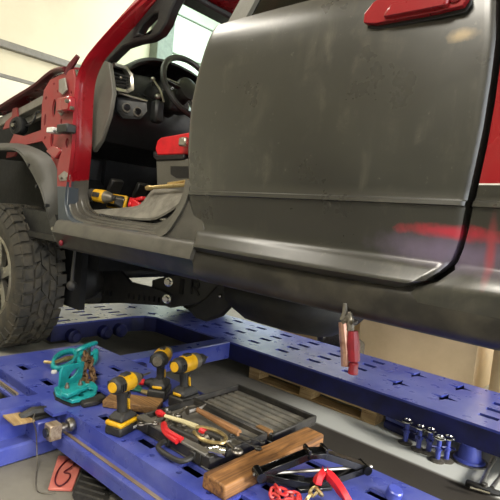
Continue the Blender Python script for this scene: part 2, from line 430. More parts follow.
# outrigger box beams facing the right
MB().bb(-1.955, -1.93, 0.4, 1.0, 0.285, D - T).build('outrigger_web', M['blue'], bench)
MB().bb(-2.15, -1.86, 0.4, 1.24, F, 0.29).build('outrigger_beam', M['blue'], bench, bevel=0.008)
MB().bb(-1.93, -1.83, 0.945, 1.045, 0.285, 0.372).build('outrigger_bracket', M['blue'], bench, bevel=0.006)
# far runway
holes = []
for x in (-2.612, -2.363, -2.122, -1.877, -1.629, -1.374):
    for y in (2.61, 2.735, 2.857, 2.978): holes.append(slot(x, y, 0.092, 0.042, D))
for x in (-1.11, -0.847):
    for y in (2.695, 2.955): holes.append(star(x, y, D))
for x in (-0.598, -0.35):
    for y in (2.61, 2.735, 2.857, 2.978): holes.append(slot(x, y, 0.092, 0.042, D))
outB = [(-3.0, 2.457, D), (-0.15, 2.457, D), (-0.15, 3.075, D), (-3.6, 3.075, D), (-3.6, 1.65, D), (-3.10, 1.65, D), (-3.10, 2.30, D), (-3.08, 2.40, D)]
for x in (-3.49, -3.385, -3.28, -3.18):
    for y in (1.775, 2.01, 2.255): holes.append(slot(x, y, 0.034, 0.10, D))
for x in (-3.385, -3.12):
    for y in (2.50, 2.80): holes.append(star(x, y, D, 0.055))
for x in (-1.45, -1.18, -0.97, -0.73): holes.append(circ(x, 3.045, 0.009, D))
MB().prism(outB, (0, 0, -T), holes).build('far_deck_plate', M['blue'], bench, smooth=False)
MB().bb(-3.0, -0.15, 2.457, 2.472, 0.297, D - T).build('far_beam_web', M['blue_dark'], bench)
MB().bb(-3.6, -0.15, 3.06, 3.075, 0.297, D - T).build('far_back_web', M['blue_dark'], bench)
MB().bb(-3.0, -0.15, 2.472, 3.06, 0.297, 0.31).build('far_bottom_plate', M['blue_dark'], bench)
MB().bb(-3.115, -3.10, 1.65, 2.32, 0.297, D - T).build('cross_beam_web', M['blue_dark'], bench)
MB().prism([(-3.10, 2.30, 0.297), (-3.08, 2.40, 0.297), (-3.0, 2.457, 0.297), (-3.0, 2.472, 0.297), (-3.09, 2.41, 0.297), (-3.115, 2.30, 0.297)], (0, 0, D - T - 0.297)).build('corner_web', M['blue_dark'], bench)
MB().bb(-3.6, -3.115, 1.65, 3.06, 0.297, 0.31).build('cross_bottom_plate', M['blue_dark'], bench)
for y in (1.80, 2.05, 2.18):
    MB().lathe((-3.10, y, 0.325), (1, 0, 0), [(0.05, 0), (0.05, 0.05), (0.035, 0.06), (0.03, 0.07)], 14).build('blue_mount', M['blue_dark'], bench)
# second cross beam and lower arm
MB().bb(-2.315, -2.20, 1.65, 2.457, 0.30, D).build('middle_cross_beam', M['blue'], bench, bevel=0.006)
MB().bb(-2.19, -2.14, 1.66, 1.72, F, 0.40).build('leg', M['blue_dark'], bench, bevel=0.005)
MB().bb(-1.83, -1.52, 1.70, 1.98, F, 0.28).build('lower_arm', M['blue_dark'], bench, bevel=0.01)
for x, y in ((-0.35, 1.35), (-2.5, 1.5), (-3.45, 1.9), (-3.45, 2.9)):
    MB().bb(x - 0.05, x + 0.05, y - 0.05, y + 0.05, F, 0.30).build('leg', M['blue_dark'], bench, bevel=0.005)
def foot(x, y, h):
    f = MB().lathe((x, y, F), (0, 0, 1), [(0.07, 0), (0.074, 0.008), (0.068, 0.016), (0.056, 0.018), (0.05, 0.05), (0.046, h)], 18).build('support_foot', M['blue'], bench)
    MB().lathe((x, y, F), (0, 0, 1), [(0.085, 0.0), (0.085, 0.007), (0.072, 0.008)], 18).build('foot_plate', M['steel'], f)
foot(-0.63, 2.49, 0.085); foot(-2.9, 2.75, 0.085)
MB().bb(-0.162, -0.15, 1.06, 1.635, 0.28, D - T).build('end_plate', M['blue_dark'], bench)  # unseen cap added to keep light out of the near slots
MB().bb(-0.162, -0.15, 2.472, 3.06, 0.297, D - T).build('end_plate', M['blue_dark'], bench)  # unseen cap added so the far deck slots stay black inside
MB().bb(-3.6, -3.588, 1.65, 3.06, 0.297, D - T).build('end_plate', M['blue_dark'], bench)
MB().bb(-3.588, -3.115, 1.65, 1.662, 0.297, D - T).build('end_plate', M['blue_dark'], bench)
MB().bb(-2.60, -2.588, 0.4, 1.65, 0.28, D - T).build('end_plate', M['blue_dark'], bench)  # cap added to stop light showing through the left slots
# grey ramp plate under the front wheel
rp = MB().prism([(-3.75, 1.15, 0.262), (-2.66, 1.15, 0.262), (-2.66, 1.68, 0.262), (-2.80, 1.84, 0.262), (-3.09, 1.84, 0.262), (-3.09, 1.64, 0.262), (-3.75, 1.64, 0.262)], (0, 0, 0.022))
rp.bb(-3.7, -3.6, 1.2, 1.6, F, 0.262); rp.bb(-2.8, -2.7, 1.2, 1.6, F, 0.262)
M['plate'] = pm('bare_plate', (186, 182, 170), 0.5, 0.2, col2=(150, 146, 134), scale=8)
tag(rp.build('wheel_ramp', M['plate']), 'bare grey steel stand plate beneath the front tyre', 'ramp')

# ================================================================ TRUCK
truck = tag(empty('pickup_truck', (-1.4, 2.2, 0.285)), 'red and black-primer crew cab pickup with its front door and fender removed', 'truck')
Y0 = 1.25
# --- rear door: rows of constant height, profile y(z)
fr = [(-1.379,1.976), (-1.391,1.884), (-1.415,1.786), (-1.433,1.666), (-1.431,1.5), (-1.407,1.335), (-1.381,1.221), (-1.332,1.166), (-1.34,1.124)]
rr = [(-0.40, 1.96), (-0.372,1.745), (-0.371,1.653), (-0.374,1.536), (-0.383,1.442), (-0.391,1.357), (-0.401,1.271), (-0.416,1.217), (-0.434,1.187), (-0.464,1.159), (-0.55, 1.12)]
PROF = [(2.0, 1.305), (1.96, 1.284), (1.93, 1.268), (1.90, 1.258), (1.86, 1.251), (1.80, 1.247), (1.70, 1.244), (1.60, 1.243), (1.50, 1.245), (1.42, 1.248), (1.362, 1.251), (1.358, 1.250), (1.355, 1.241), (1.343, 1.239), (1.340, 1.249),
        (1.30, 1.255), (1.284, 1.258), (1.25, 1.264), (1.215, 1.268), (1.205, 1.266), (1.195, 1.254), (1.152, 1.226), (1.146, 1.225), (1.134, 1.240), (1.125, 1.26)]
def prof_y(z): return lerp_list([(y, zz) for zz, y in PROF], z)
zs = sorted({round(z, 4) for z, _ in PROF if 1.12 <= z <= 1.96} | {1.75, 1.65, 1.55, 1.46, 1.39, 1.27, 1.235, 1.185, 1.175, 1.159, 1.129}, reverse=True)
rows = []
for z in zs:
    a, b = lerp_list(fr, z), lerp_list(rr, z) - 0.010
    row = []
    for i in range(41):
        t = 0.5 - 0.5 * math.cos(math.pi * i / 40); x = a + (b - a) * t
        edge = 0.006 * max(0, 1 - (x - a) / 0.010) + 0.008 * max(0, 1 - (b - x) / 0.012)
        crown = 0.014 * ((2 * t - 1) ** 2 - 1)
        lift = 0.022 * (t - 0.45) * max(0, 1 - abs(z - 1.345) / 0.09)
        row.append((x, prof_y(z) + edge + crown, z + lift))
    rows.append(row)
door = MB().grid(rows, thick=(0, 0.045, 0)).build('rear_door', M['door'], truck, angle=50)
for p in door.data.polygons: pass
# red pull handle in its bezel
hp = [(-0.721,1.833), (-0.721,1.858), (-0.7,1.881), (-0.661,1.902), (-0.585,1.909), (-0.459,1.901), (-0.445,1.846), (-0.457,1.827), (-0.522,1.824), (-0.687,1.825)]
MB().prism([(x, 1.236, z) for x, z in hp], (0, -0.02, 0)).build('door_handle', M['red'], door, bevel=0.008, segs=3)
MB().prism([(x + 0.004, 1.24, z - 0.009) for x, z in hp], (0, -0.006, 0)).build('handle_gasket', M['black'], door, bevel=0.003)
g0, g1, g2, g3 = (-0.661,1.831), (-0.642,1.861), (-0.486,1.857), (-0.488,1.829)
MB().prism([(x, 1.222, z) for x, z in (g0, g1, g2, g3)], (0, -0.022, 0)).build('pull_grip', M['red'], door, bevel=0.009, segs=3)
lk = (-0.476,1.855)
MB().cyl((lk[0], 1.222, lk[1]), (lk[0], 1.208, lk[1]), 0.018, n=18).build('lock_cover', M['red'], door, bevel=0.003)
# window frame and tinted glass above the belt line
MB().prism([(-1.355, 1.30, 1.945), (-1.255, 1.30, 1.955), (-1.185, 1.415, 2.27), (-1.27, 1.42, 2.28)], (0, 0.05, 0)).build('window_pillar', M['trim_grey'], door, bevel=0.006)
MB().prism([(-1.255, 1.298, 1.95), (-0.40, 1.298, 1.95), (-0.40, 1.29, 1.962), (-1.255, 1.29, 1.97)], (0, 0.03, 0)).build('belt_seal', M['raw'], door, bevel=0.004)
MB().prism([(-1.25, 1.312, 1.95), (-0.42, 1.312, 1.95), (-0.48, 1.42, 2.26), (-1.18, 1.42, 2.26)], (0, 0.005, 0)).build('door_glass', M['tint'], door)
MB().prism([(-0.43, 1.30, 1.95), (-0.37, 1.30, 1.95), (-0.44, 1.42, 2.28), (-0.52, 1.42, 2.28)], (0, 0.05, 0)).build('rear_window_pillar', M['black'], door)
# --- body side behind the door
rows = []; RB = [(2.3, -0.43)] ; zz = [1.98, 1.93, 1.88, 1.75, 1.6, 1.5, 1.425, 1.412, 1.408, 1.38, 1.362, 1.358, 1.355, 1.343, 1.340, 1.30, 1.25, 1.215, 1.205, 1.195, 1.16, 1.145, 1.12, 1.10]
for z in zz:
    a = lerp_list(rr, z) + 0.004
    if z < 1.14: a = -0.56
    elif z < 1.2: a = max(a, lerp_list(rr, z) + 0.016)
    b = 0.35; row = []
    yb = prof_y(z) if z > 1.19 else (1.236 if z > 1.15 else (1.232 if z > 1.13 else 1.238))
    zo = 0.012 if 1.33 < z < 1.37 else 0.0
    for i in range(13):
        t = i / 12; x = a + (b - a) * t
        edge = 0.016 * max(0, 1 - (x - a) / 0.02)
        row.append((x, yb + edge + 0.004, z + zo))
    rows.append(row)
kred = zz.index(1.412)
MB().grid(rows, lambda i, j: 0 if i < kred else (1 if i == kred else 2), thick=(0, 0.03, 0)).build('cab_side', [M['red'], M['white'], M['side']], truck, angle=50)
MB().prism([(-0.60, 1.32, 1.06), (-0.30, 1.32, 1.06), (-0.30, 1.32, 1.97), (-0.45, 1.32, 1.97), (-0.45, 1.32, 1.25)], (0, 0.03, 0)).build('gap_blocker', M['shade_black'], truck)  # added dark strip stopping light through the gap behind the door
# --- rocker panel
pr = [(1.32, 1.175), (1.275, 1.168), (1.248, 1.160), (1.238, 1.150), (1.222, 1.108), (1.222, 1.098), (1.236, 1.090), (1.252, 1.04), (1.27, 1.02), (1.33, 1.012)]
MB().grid([[(x, y, z) for y, z in pr] for x in (-2.362, -2.36, -2.1, -1.8, -1.5, -1.335)], lambda i, j: 0 if j < 5 else 1, thick=(0, 0.02, 0)).build('rocker_panel', [M['sill'], M['rocker']], truck, angle=50)
pr2 = [(1.32, 1.16), (1.275, 1.15), (1.252, 1.135), (1.244, 1.11), (1.240, 1.085), (1.246, 1.05), (1.256, 1.03), (1.29, 1.016), (1.33, 1.014)]
MB().grid([[(x, y, z + (0.02 if x > -0.3 and z < 1.06 else 0)) for y, z in pr2] for x in (-1.335, -1.2, -0.9, -0.57, -0.3, -0.2, 0.0, 0.35)], thick=(0, 0.02, 0)).build('lower_sill', M['rocker'], truck, angle=60)
# --- door aperture: one stepped rim swept from the A-pillar down and along the sill
inner = [(-1.868,2.277), (-1.923,2.237), (-2.067,2.147), (-2.19,2.044), (-2.263,1.971), (-2.324,1.889), (-2.337,1.781), (-2.32,1.528), (-2.323,1.349), (-2.3,1.258), (-2.229,1.217), (-2.076,1.204), (-1.836,1.2), (-1.708,1.207), (-1.62,1.252), (-1.565,1.318), (-1.545,1.397)]
outer = [(-1.964,2.278), (-2.022,2.233), (-2.102,2.138), (-2.218,2.023), (-2.264,1.944), (-2.309,1.872), (-2.312,1.755), (-2.305,1.511), (-2.318,1.323), (-2.304,1.224), (-2.227,1.161), (-1.98,1.15), (-1.681,1.157), (-1.538,1.164), (-1.458,1.241), (-1.411,1.321), (-1.398,1.389)]
yi = [1.45, 1.43, 1.41, 1.38] + [1.36] * 13; yo = [1.40, 1.38, 1.34, 1.30, 1.27, 1.265, 1.26, 1.26, 1.255] + [1.25] * 8
ci = catmull([(x, y, z) for (x, z), y in zip(inner, yi)], 5); cO = catmull([(x, y, z) for (x, z), y in zip(outer, yo)], 5)
steps = [(0, 0), (0.10, 0.03), (0.20, 0.06), (0.24, 0.20), (0.42, 0.24), (0.46, 0.52), (0.64, 0.56), (0.68, 0.80), (0.86, 0.84), (0.90, 1.0), (1.0, 1.0)]
steps_up = [(0, 0), (0.18, 0.02), (0.42, 0.05), (0.46, 0.10), (0.50, 0.10), (0.54, 0.30), (0.62, 0.36), (0.72, 0.42), (0.80, 0.50), (0.88, 0.9), (1.0, 1.0)]
rows = []
for ii, (a, b) in enumerate(zip(cO, ci)):
    row = []; bl = min(1, max(0, (ii - 30) / 10))
    for t, u in [(p[0] + (q[0] - p[0]) * bl, p[1] + (q[1] - p[1]) * bl) for p, q in zip(steps_up, steps)]:
        row.append((a.x + (b.x - a.x) * t, a.y + (b.y - a.y) * u, a.z + (b.z - a.z) * t))
    rows.append(row)
ap = MB().grid(rows, lambda i, j: 0 if i < 39 else (1 if j < 3 and i < 60 else 2), thick=(0, 0.02, 0))
ap.build('door_aperture', [M['red'], M['primer'], M['sill']], truck, angle=25)
# lower primer face under the hinge pillar and b pillar foot
hf = [(-2.422,1.33), (-2.312,1.329), (-2.306,1.225), (-2.229,1.152), (-2.384,1.138)]
MB().prism([(x, 1.262, z) for x, z in hf], (0, 0.06, 0)).build('pillar_foot', M['primer'], truck, bevel=0.003)
bf = [(-1.548,1.163), (-1.461,1.242), (-1.414,1.321), (-1.349,1.325), (-1.299,1.152)]
MB().prism([(x, 1.262, z) for x, z in bf], (0, 0.05, 0)).build('pillar_base', M['sill'], truck, bevel=0.002)
MB().prism([(-1.47, 1.40, 1.2), (-1.36, 1.40, 1.2), (-1.33, 1.40, 1.95), (-1.22, 1.50, 2.28), (-1.36, 1.50, 2.28), (-1.425, 1.40, 1.93)], (0, 0.06, 0)).build('centre_pillar', M['red'], truck)
# --- hinge face and inner fender apron with its openings
def oval(cx, cz, rx, rz, y, n=10, tilt=0):
    p = []
    for i in range(n):
        a = 2 * math.pi * i / n; x, z = rx * math.cos(a), rz * math.sin(a)
        p.append((cx + x * math.cos(tilt) - z * math.sin(tilt), y, cz + x * math.sin(tilt) + z * math.cos(tilt)))
    return p
hinge = [(-2.437,1.325), (-2.316,1.325), (-2.314,1.513), (-2.322,1.699), (-2.336,1.866), (-2.362,1.913), (-2.401,1.912), (-2.447,1.888), (-2.499,1.822), (-2.45,1.626), (-2.413,1.514), (-2.453,1.438)]
ho = [oval(*(-2.368,1.548), 0.017, 0.026, 1.27), oval(*(-2.444,1.656), 0.009, 0.018, 1.27), oval(*(-2.365,1.796), 0.008, 0.008, 1.27)]
hg = MB().prism([(x, 1.27, z) for x, z in hinge], (0, 0.012, 0), ho).build('hinge_pillar', M['dull_red'], truck, bevel=0.002)
apr = [(-2.564,1.927), (-2.715,1.911), (-2.778,1.873), (-2.792,1.808), (-2.777,1.707), (-2.788,1.618), (-3.038,1.596), (-3.136,1.519), (-3.243,1.47), (-3.225,1.545), (-3.15,1.617), (-3.044,1.637), (-2.989,1.624), (-2.791,1.64), (-2.742,1.549), (-2.657,1.515), (-2.577,1.429), (-2.496,1.313), (-2.455,1.315), (-2.543,1.925)]
apr = [(-2.544,1.935), (-2.715,1.911), (-2.777,1.862), (-2.789,1.785), (-2.779,1.64), (-2.987,1.612), (-3.124,1.628), (-3.198,1.557), (-3.216,1.483), (-3.104,1.495), (-3.031,1.554), (-2.758,1.578), (-2.656,1.51), (-2.587,1.418), (-2.517,1.312), (-2.414,1.317)]
ao = []
for u in [oval(*(-2.647,1.754), 0.022, 0.050, 1.33), oval(*(-2.645,1.586), 0.018, 0.042, 1.33), oval(*(-2.726,1.594), 0.008, 0.010, 1.33), oval(*(-2.746,1.815), 0.010, 0.010, 1.33),
          oval(*(-2.74,1.694), 0.012, 0.034, 1.33), oval(*(-2.616,1.842), 0.010, 0.010, 1.33), oval(*(-2.666,1.884), 0.008, 0.008, 1.33)]: ao.append(u)
apm = MB().prism([(x, 1.33, z) for x, z in apr], (0, 0.012, 0), ao).build('fender_apron', M['dull_red'], truck)
MB().prism([(x, 1.40, z) for x, z in [(-2.578,1.913), (-2.867,1.875), (-2.841,1.531), (-2.555,1.313)]], (0, 0.01, 0)).build('apron_shade_backing', M['shade_black'], truck)
w = [(-2.597,1.51), (-2.515,1.541), (-2.418,1.514), (-2.483,1.468)]
MB().prism([(x, 1.30, z) for x, z in w], (0, -0.03, 0)).build('gusset', M['red'], apm, bevel=0.006)
tb = [(-2.466,1.867), (-2.406,1.871), (-2.377,1.809), (-2.414,1.787), (-2.457,1.806)]
MB().prism([(x, 1.26, z) for x, z in tb], (0, -0.008, 0)).build('mounting_tab', M['raw'], hg, bevel=0.002)
tb = [(-2.437,1.733), (-2.388,1.745), (-2.364,1.708), (-2.409,1.681), (-2.442,1.698)]
MB().prism([(x, 1.255, z) for x, z in tb], (0, -0.008, 0)).build('mounting_tab', M['raw'], hg, bevel=0.002)
a_, b_ = (-2.421,1.768), (-2.294,1.696)
hb = MB().bb(a_[0], b_[0], 1.225, 1.265, b_[1], a_[1]).build('door_hinge', M['red'], hg, bevel=0.008)
for c_ in ((-2.304,1.74), (-2.252,1.703)): MB().cyl((c_[0], 1.228, c_[1]), (c_[0], 1.212, c_[1]), 0.009, n=6).build('hinge_bolt', M['toolgrey'], hg)
a_, b_ = (-2.371,1.631), (-2.269,1.588)
MB().bb(a_[0], b_[0], 1.21, 1.262, b_[1], a_[1]).build('wiring_connector', M['black'], hg, bevel=0.006)
a_, b_ = (-2.555,1.63), (-2.487,1.602)
MB().bb(a_[0], b_[0], 1.25, 1.31, b_[1], a_[1]).build('white_plug', M['white'], apm, bevel=0.004)
tub = [(-2.49,1.26,1.61), (-2.388,1.24,1.593), (-2.331,1.24,1.606)]
MB().tube(catmull(tub, 4), 0.006, 6).build('wiring', M['black'], apm)
pt = [(-2.427,1.381), (-2.37,1.408), (-2.308,1.389), (-2.314,1.364), (-2.403,1.356)]
MB().prism([(x, 1.2685, z) for x, z in pt], (0, -0.002, 0)).build('bare_patch', M['raw'], hg)
for c_ in ((-2.384,1.371), (-2.324,1.373)): MB().cyl((c_[0], 1.267, c_[1]), (c_[0], 1.256, c_[1]), 0.007, n=6).build('pillar_bolt', M['steel'], hg)
# windshield base trim on the pillar
MB().tube([(-2.437,1.275,1.893), (-2.421,1.29,1.94), (-2.378,1.3,1.987)], [0.014, 0.018, 0.012], 8).build('cowl_trim', M['maroon'], truck)
# --- fender ledge, hood seal and upper rail
led = [(-3.649,1.36,1.772), (-3.429,1.36,1.811), (-3.172,1.36,1.862), (-2.942,1.36,1.907), (-2.782,1.35,1.945), (-2.674,1.34,1.958), (-2.527,1.32,1.946)]
MB().tube(catmull(led, 4), 0.022, 8, sq=0.6).build('hood_seal', M['maroon'], truck)
rows = []
for i, p in enumerate(catmull(led, 2)): rows.append([(p.x, p.y + 0.01, p.z + 0.014), (p.x - 0.0, p.y + 0.10, p.z + 0.035), (p.x, p.y + 0.5, p.z + 0.045), (p.x, p.y + 1.62, p.z + 0.02)])
MB().grid(rows, thick=(0, 0, -0.012)).build('hood', M['red'], truck)
ur = [(-3.709,1.701), (-3.72,1.77), (-3.52,1.767), (-3.173,1.822), (-2.943,1.865), (-2.924,1.817), (-3.166,1.772), (-3.511,1.707)]
MB().prism([(x, 1.40, z) for x, z in ur], (0, 0.05, 0)).build('upper_rail', M['raw'], truck, bevel=0.005)
lr = [(-3.331,1.754), (-3.06,1.789), (-3.03,1.757), (-3.185,1.728), (-3.324,1.709)]
MB().prism([(x, 1.45, z) for x, z in lr], (0, 0.03, 0)).build('headlamp_bracket', M['raw'], truck, bevel=0.003)
hs = [(-3.428,1.677), (-3.39,1.727), (-3.305,1.755), (-3.298,1.806), (-3.241,1.808), (-3.217,1.744), (-3.324,1.686)]
MB().prism([(x, 1.385, z) for x, z in hs], (0, 0.01, 0)).build('horn_bracket', M['dull_red'], truck)
c_ = (-3.174,1.684)
hn = MB().lathe((c_[0], 1.40, c_[1]), (0.35, -1, 0), [(0.05, 0), (0.06, 0.015), (0.06, 0.04), (0.05, 0.055), (0.03, 0.06), (0.028, 0.05)], 18).build('horn', M['black'], truck)
MB().cyl((c_[0] + 0.02, 1.345, c_[1]), (c_[0] + 0.028, 1.325, c_[1]), 0.012, n=8).build('horn_nut', M['silver'], hn)
MB().tube(catmull([(-3.154,1.4,1.692), (-3.017,1.38,1.694), (-2.97,1.38,1.727), (-3.004,1.4,1.763), (-2.996,1.42,1.773)], 4), 0.006, 6).build('horn_cable', M['black'], truck)
MB().bb(-4.4, -2.70, 1.60, 1.64, 0.6, 1.80).build('bay_backdrop', M['shade_black'], truck)  # black backdrop sheet added for the dark of the engine bay
MB().bb(-3.9, -2.62, 1.66, 2.95, 0.85, 1.62).build('engine', M['shade_black'], truck)
# --- fender liner: arch lip and inner tunnel
lo_ = [(-3.579,1.49), (-3.32,1.514), (-3.114,1.521), (-2.883,1.51), (-2.735,1.432), (-2.578,1.312), (-2.472,1.182), (-2.37,1.057)]
li_ = [(-3.726,1.526), (-3.458,1.556), (-3.213,1.558), (-2.962,1.542), (-2.658,1.467), (-2.527,1.33), (-2.474,1.185), (-2.433,1.052)]
A = catmull([(x, 1.25, z) for x, z in lo_], 4); B = catmull([(x, 1.30, z) for x, z in li_], 4)
rows = []
for a, b in zip(A, B):
    n = (b - a)
    rows.append([a + Vector((-0.005, 0.4, 0.01)), a + Vector((0, 0.03, -0.004)), a + Vector((0.0, -0.004, -0.004)), a + n * 0.15 + Vector((0, -0.012, 0)), a + n * 0.8 + Vector((0, -0.015, 0)), b, b + Vector((0.01, 0.03, 0.012))])
ln = MB().grid(rows, lambda i, j: 1 if j == 0 else 0, thick=(0.006, 0.003, 0.006)).build('fender_liner', [M['liner'], M['shade_black']], truck, angle=40)
for u in ((-2.737,1.431), (-2.627,1.32), (-2.512,1.225), (-2.421,1.113)):
    MB().cyl((u[0] + 0.02, 1.262, u[1]), (u[0] + 0.02, 1.24, u[1]), 0.010, n=8).build('liner_clip', M['black'] if u[1] > 1.2 else M['silver'], ln)
sh = [(-3.097,1.542), (-2.912,1.534), (-2.687,1.476), (-2.619,1.394), (-2.603,1.284), (-2.717,1.364), (-2.873,1.441)]
MB().prism([(x, 1.34, z) for x, z in sh], (0, 0.02, 0)).build('liner_shoulder', M['liner'], ln, bevel=0.006)
# --- wheels
def wheel(cx, y_out, y_in, cz, R, name):
    s = 1 if y_in > y_out else -1; Wd = abs(y_in - y_out)
    root = MB()
    prof = [(0.26, 0.03), (0.30, 0.012), (0.36, 0.0), (0.40, 0.008), (0.425, 0.022), (R - 0.014, 0.04), (R - 0.014, Wd - 0.04), (0.425, Wd - 0.022), (0.40, Wd - 0.008), (0.36, Wd), (0.30, Wd - 0.012), (0.26, Wd - 0.03)]
    root.lathe((cx, y_out, cz), (0, s, 0), prof, 56, closed=True)
    # tread blocks in five staggered rows plus shoulder lugs
    N = 38
    for i in range(N):
        a0 = 2 * math.pi * i / N
        def blk(a, wa, ya, yb, h, skew=0.0, r0=R - 0.016):
            pts = []
            for rr_, sh_ in ((r0, 1.0), (R + h, 0.9)):
                for aa, yy in ((-1, ya), (1, ya), (1, yb), (-1, yb)):
                    ymid = (ya + yb) / 2; y2 = ymid + (yy - ymid) * sh_
                    t = a + aa * wa * sh_ / 2 + skew * (y2 - ymid)
                    pts.append((cx + rr_ * math.cos(t), y_out + s * y2, cz + rr_ * math.sin(t)))
            root.add(pts, [(4, 5, 6, 7), (0, 1, 5, 4), (1, 2, 6, 5), (2, 3, 7, 6), (3, 0, 4, 7)])
        st = 2 * math.pi / N
        long_ = 0.0 if i % 2 else 0.012
        blk(a0, st * 0.80, 0.020 - long_ * 0.6, 0.072, -0.001, 0.3)
        blk(a0 + st * 0.5, st * 0.80, Wd - 0.072, Wd - 0.020 + long_ * 0.6, -0.001, 0.3)
        blk(a0 + st * 0.30, st * 0.78, 0.080, 0.118, 0.002, 3.0 if i % 2 else 0.6)
        blk(a0 + st * 0.72, st * 0.72, 0.122, Wd - 0.124, 0.003, -2.6 if i % 2 else 2.4)
        blk(a0 + st * 0.05, st * 0.78, Wd - 0.118, Wd - 0.080, 0.002, -3.0 if i % 2 else -0.6)
        # side biters on the outer wall
        a = a0; pts = []
        for rr_, yy in ((0.385, 0.004), (0.432, 0.022)):
            for k in (-1, 1): pts.append((cx + rr_ * math.cos(a + k * st * 0.3), y_out + s * (yy - 0.006), cz + rr_ * math.sin(a + k * st * 0.3)))
        for rr_, yy in ((0.385, 0.012), (0.432, 0.03)):
            for k in (-1, 1): pts.append((cx + rr_ * math.cos(a + k * st * 0.34), y_out + s * yy, cz + rr_ * math.sin(a + k * st * 0.34)))
        root.add(pts, [(0, 1, 3, 2), (0, 1, 5, 4), (2, 3, 7, 6), (0, 2, 6, 4), (1, 3, 7, 5)])
    w = root.build(name, M['rubber'], truck, angle=30)
    rim = MB().lathe((cx, y_out, cz), (0, s, 0), [(0.262, 0.03), (0.25, 0.02), (0.24, 0.03), (0.225, 0.06), (0.22, Wd - 0.04), (0.262, Wd - 0.03)], 40, cap=False)
    for k in range(6):
        a = k * math.pi / 3 + 0.3; u = Vector((math.cos(a), 0, math.sin(a))); t = Vector((-math.sin(a), 0, math.cos(a)))
        c = Vector((cx, y_out, cz))
        sec = []
        for r_, w_, d_ in ((0.05, 0.04, 0.05), (0.14, 0.028, 0.05), (0.235, 0.034, 0.03)):
            p = c + u * r_; sec.append([p + t * w_ + Vector((0, s * (d_ + 0.03), 0)), p + t * w_ + Vector((0, s * d_, 0)), p - t * w_ + Vector((0, s * d_, 0)), p - t * w_ + Vector((0, s * (d_ + 0.03), 0))])
        rim.loft(sec)
    rim.build('rim', M['silver'], w, angle=40)
    MB().lathe((cx, y_out, cz), (0, s, 0), [(0.03, 0.03), (0.07, 0.04), (0.08, 0.09), (0.15, 0.10), (0.15, Wd)], 20).build('hub', M['under'], w)
    return w
wheel(-3.22, 1.27, 1.56, 0.744, 0.457, 'front_wheel')
wheel(-3.06, 3.14, 2.85, 0.873, 0.457, 'front_wheel')
# --- roof, far side, floor, firewall
MB().grid([[(x, y, z + 0.05 * (1 - ((y - 2.2) / 0.8) ** 2)) for y in (1.42, 1.6, 1.9, 2.2, 2.5, 2.8, 2.98)] for x, z in ((-1.85, 2.245), (-1.6, 2.285), (-1.2, 2.30), (-0.5, 2.30), (0.2, 2.27))], thick=(0, 0, -0.03)).build('roof', M['red'], truck)
MB().bb(-1.86, -1.76, 1.46, 2.94, 2.215, 2.245).build('windshield_header', M['black'], truck, bevel=0.008)
MB().prism([(-1.80, 1.43, 2.215), (-1.17, 1.46, 2.25), (-1.17, 1.40, 2.31), (-1.85, 1.39, 2.265)], (0, 0.05, 0)).build('roof_rail', M['red'], truck, bevel=0.006)
MB().bb(-3.0, 0.30, 1.36, 3.05, 1.06, 1.185).build('cab_floor', M['black'], truck)
MB().bb(-2.72, -2.66, 1.40, 3.02, 1.15, 1.86).build('firewall', M['black'], truck)
MB().bb(-2.75, 0.30, 3.06, 3.12, 0.98, 1.92).build('far_side_panel', M['under'], truck)
MB().prism([(-2.72, 2.98, 1.84), (-2.62, 2.98, 1.84), (-1.80, 2.90, 2.26), (-1.92, 2.90, 2.27)], (0, 0.06, 0)).build('far_front_pillar', M['black'], truck)
MB().prism([(-0.4, 3.0, 1.9), (-0.2, 3.0, 1.9), (-0.3, 2.9, 2.28), (-0.5, 2.9, 2.28)], (0, 0.06, 0)).build('far_rear_pillar', M['black'], truck)
MB().bb(0.26, 0.32, 1.33, 3.05, 1.1, 1.95).build('cab_back_panel', M['black'], truck)
MB().add([(-2.80, 1.36, 1.885), (-2.80, 3.02, 1.885), (-1.85, 2.94, 2.245), (-1.85, 1.46, 2.245)], [(0, 1, 2, 3)]).build('windshield', M['glass'], truck)
# --- interior: A-pillar trim with grab handle
trim = [(-2.425,1.697), (-2.43,1.802), (-2.418,1.926), (-2.336,2.013), (-2.204,2.083), (-2.065,2.151), (-1.925,2.233), (-1.828,2.247), (-1.784,2.221), (-1.83,2.161), (-1.857,2.105), (-1.902,2.064), (-1.974,2.048), (-2.083,2.051), (-2.182,2.046), (-2.297,1.993), (-2.371,1.931), (-2.391,1.799), (-2.386,1.695)]
th = [(-2.073,2.091), (-2.046,2.124), (-1.96,2.164), (-1.922,2.161), (-1.925,2.126), (-1.965,2.092), (-2.016,2.078)]
MB().prism([(x, 1.425, z) for x, z in trim], (0, 0.05, 0), [[(x, 1.425, z) for x, z in th]]).build('pillar_grab_handle', M['black'], truck, bevel=0.008, segs=2)
# grey dash end panel
de = [(-2.393,1.589), (-2.416,1.892), (-2.388,1.961), (-2.336,1.995), (-2.279,1.978), (-2.252,1.91), (-2.222,1.823), (-2.241,1.706), (-2.297,1.587), (-2.364,1.526)]
dash = MB().prism([(x, 1.415, z) for x, z in de], (0, 0.025, 0)).build('dash_end_panel', M['trim_grey'], truck, bevel=0.004)
# dashboard body, swept across the cab
dp = [(-2.62, 1.88), (-2.50, 1.915), (-2.40, 1.91), (-2.33, 1.87), (-2.31, 1.78), (-2.33, 1.70), (-2.40, 1.60), (-2.62, 1.52)]
MB().loft([[(x + o, y, z) for x, z in dp] for y, o in ((1.46, 0.0), (1.52, 0.0), (1.9, 0.0), (2.5, 0.0), (2.98, -0.02))]).build('dashboard', M['black'], truck, bevel=0.01)
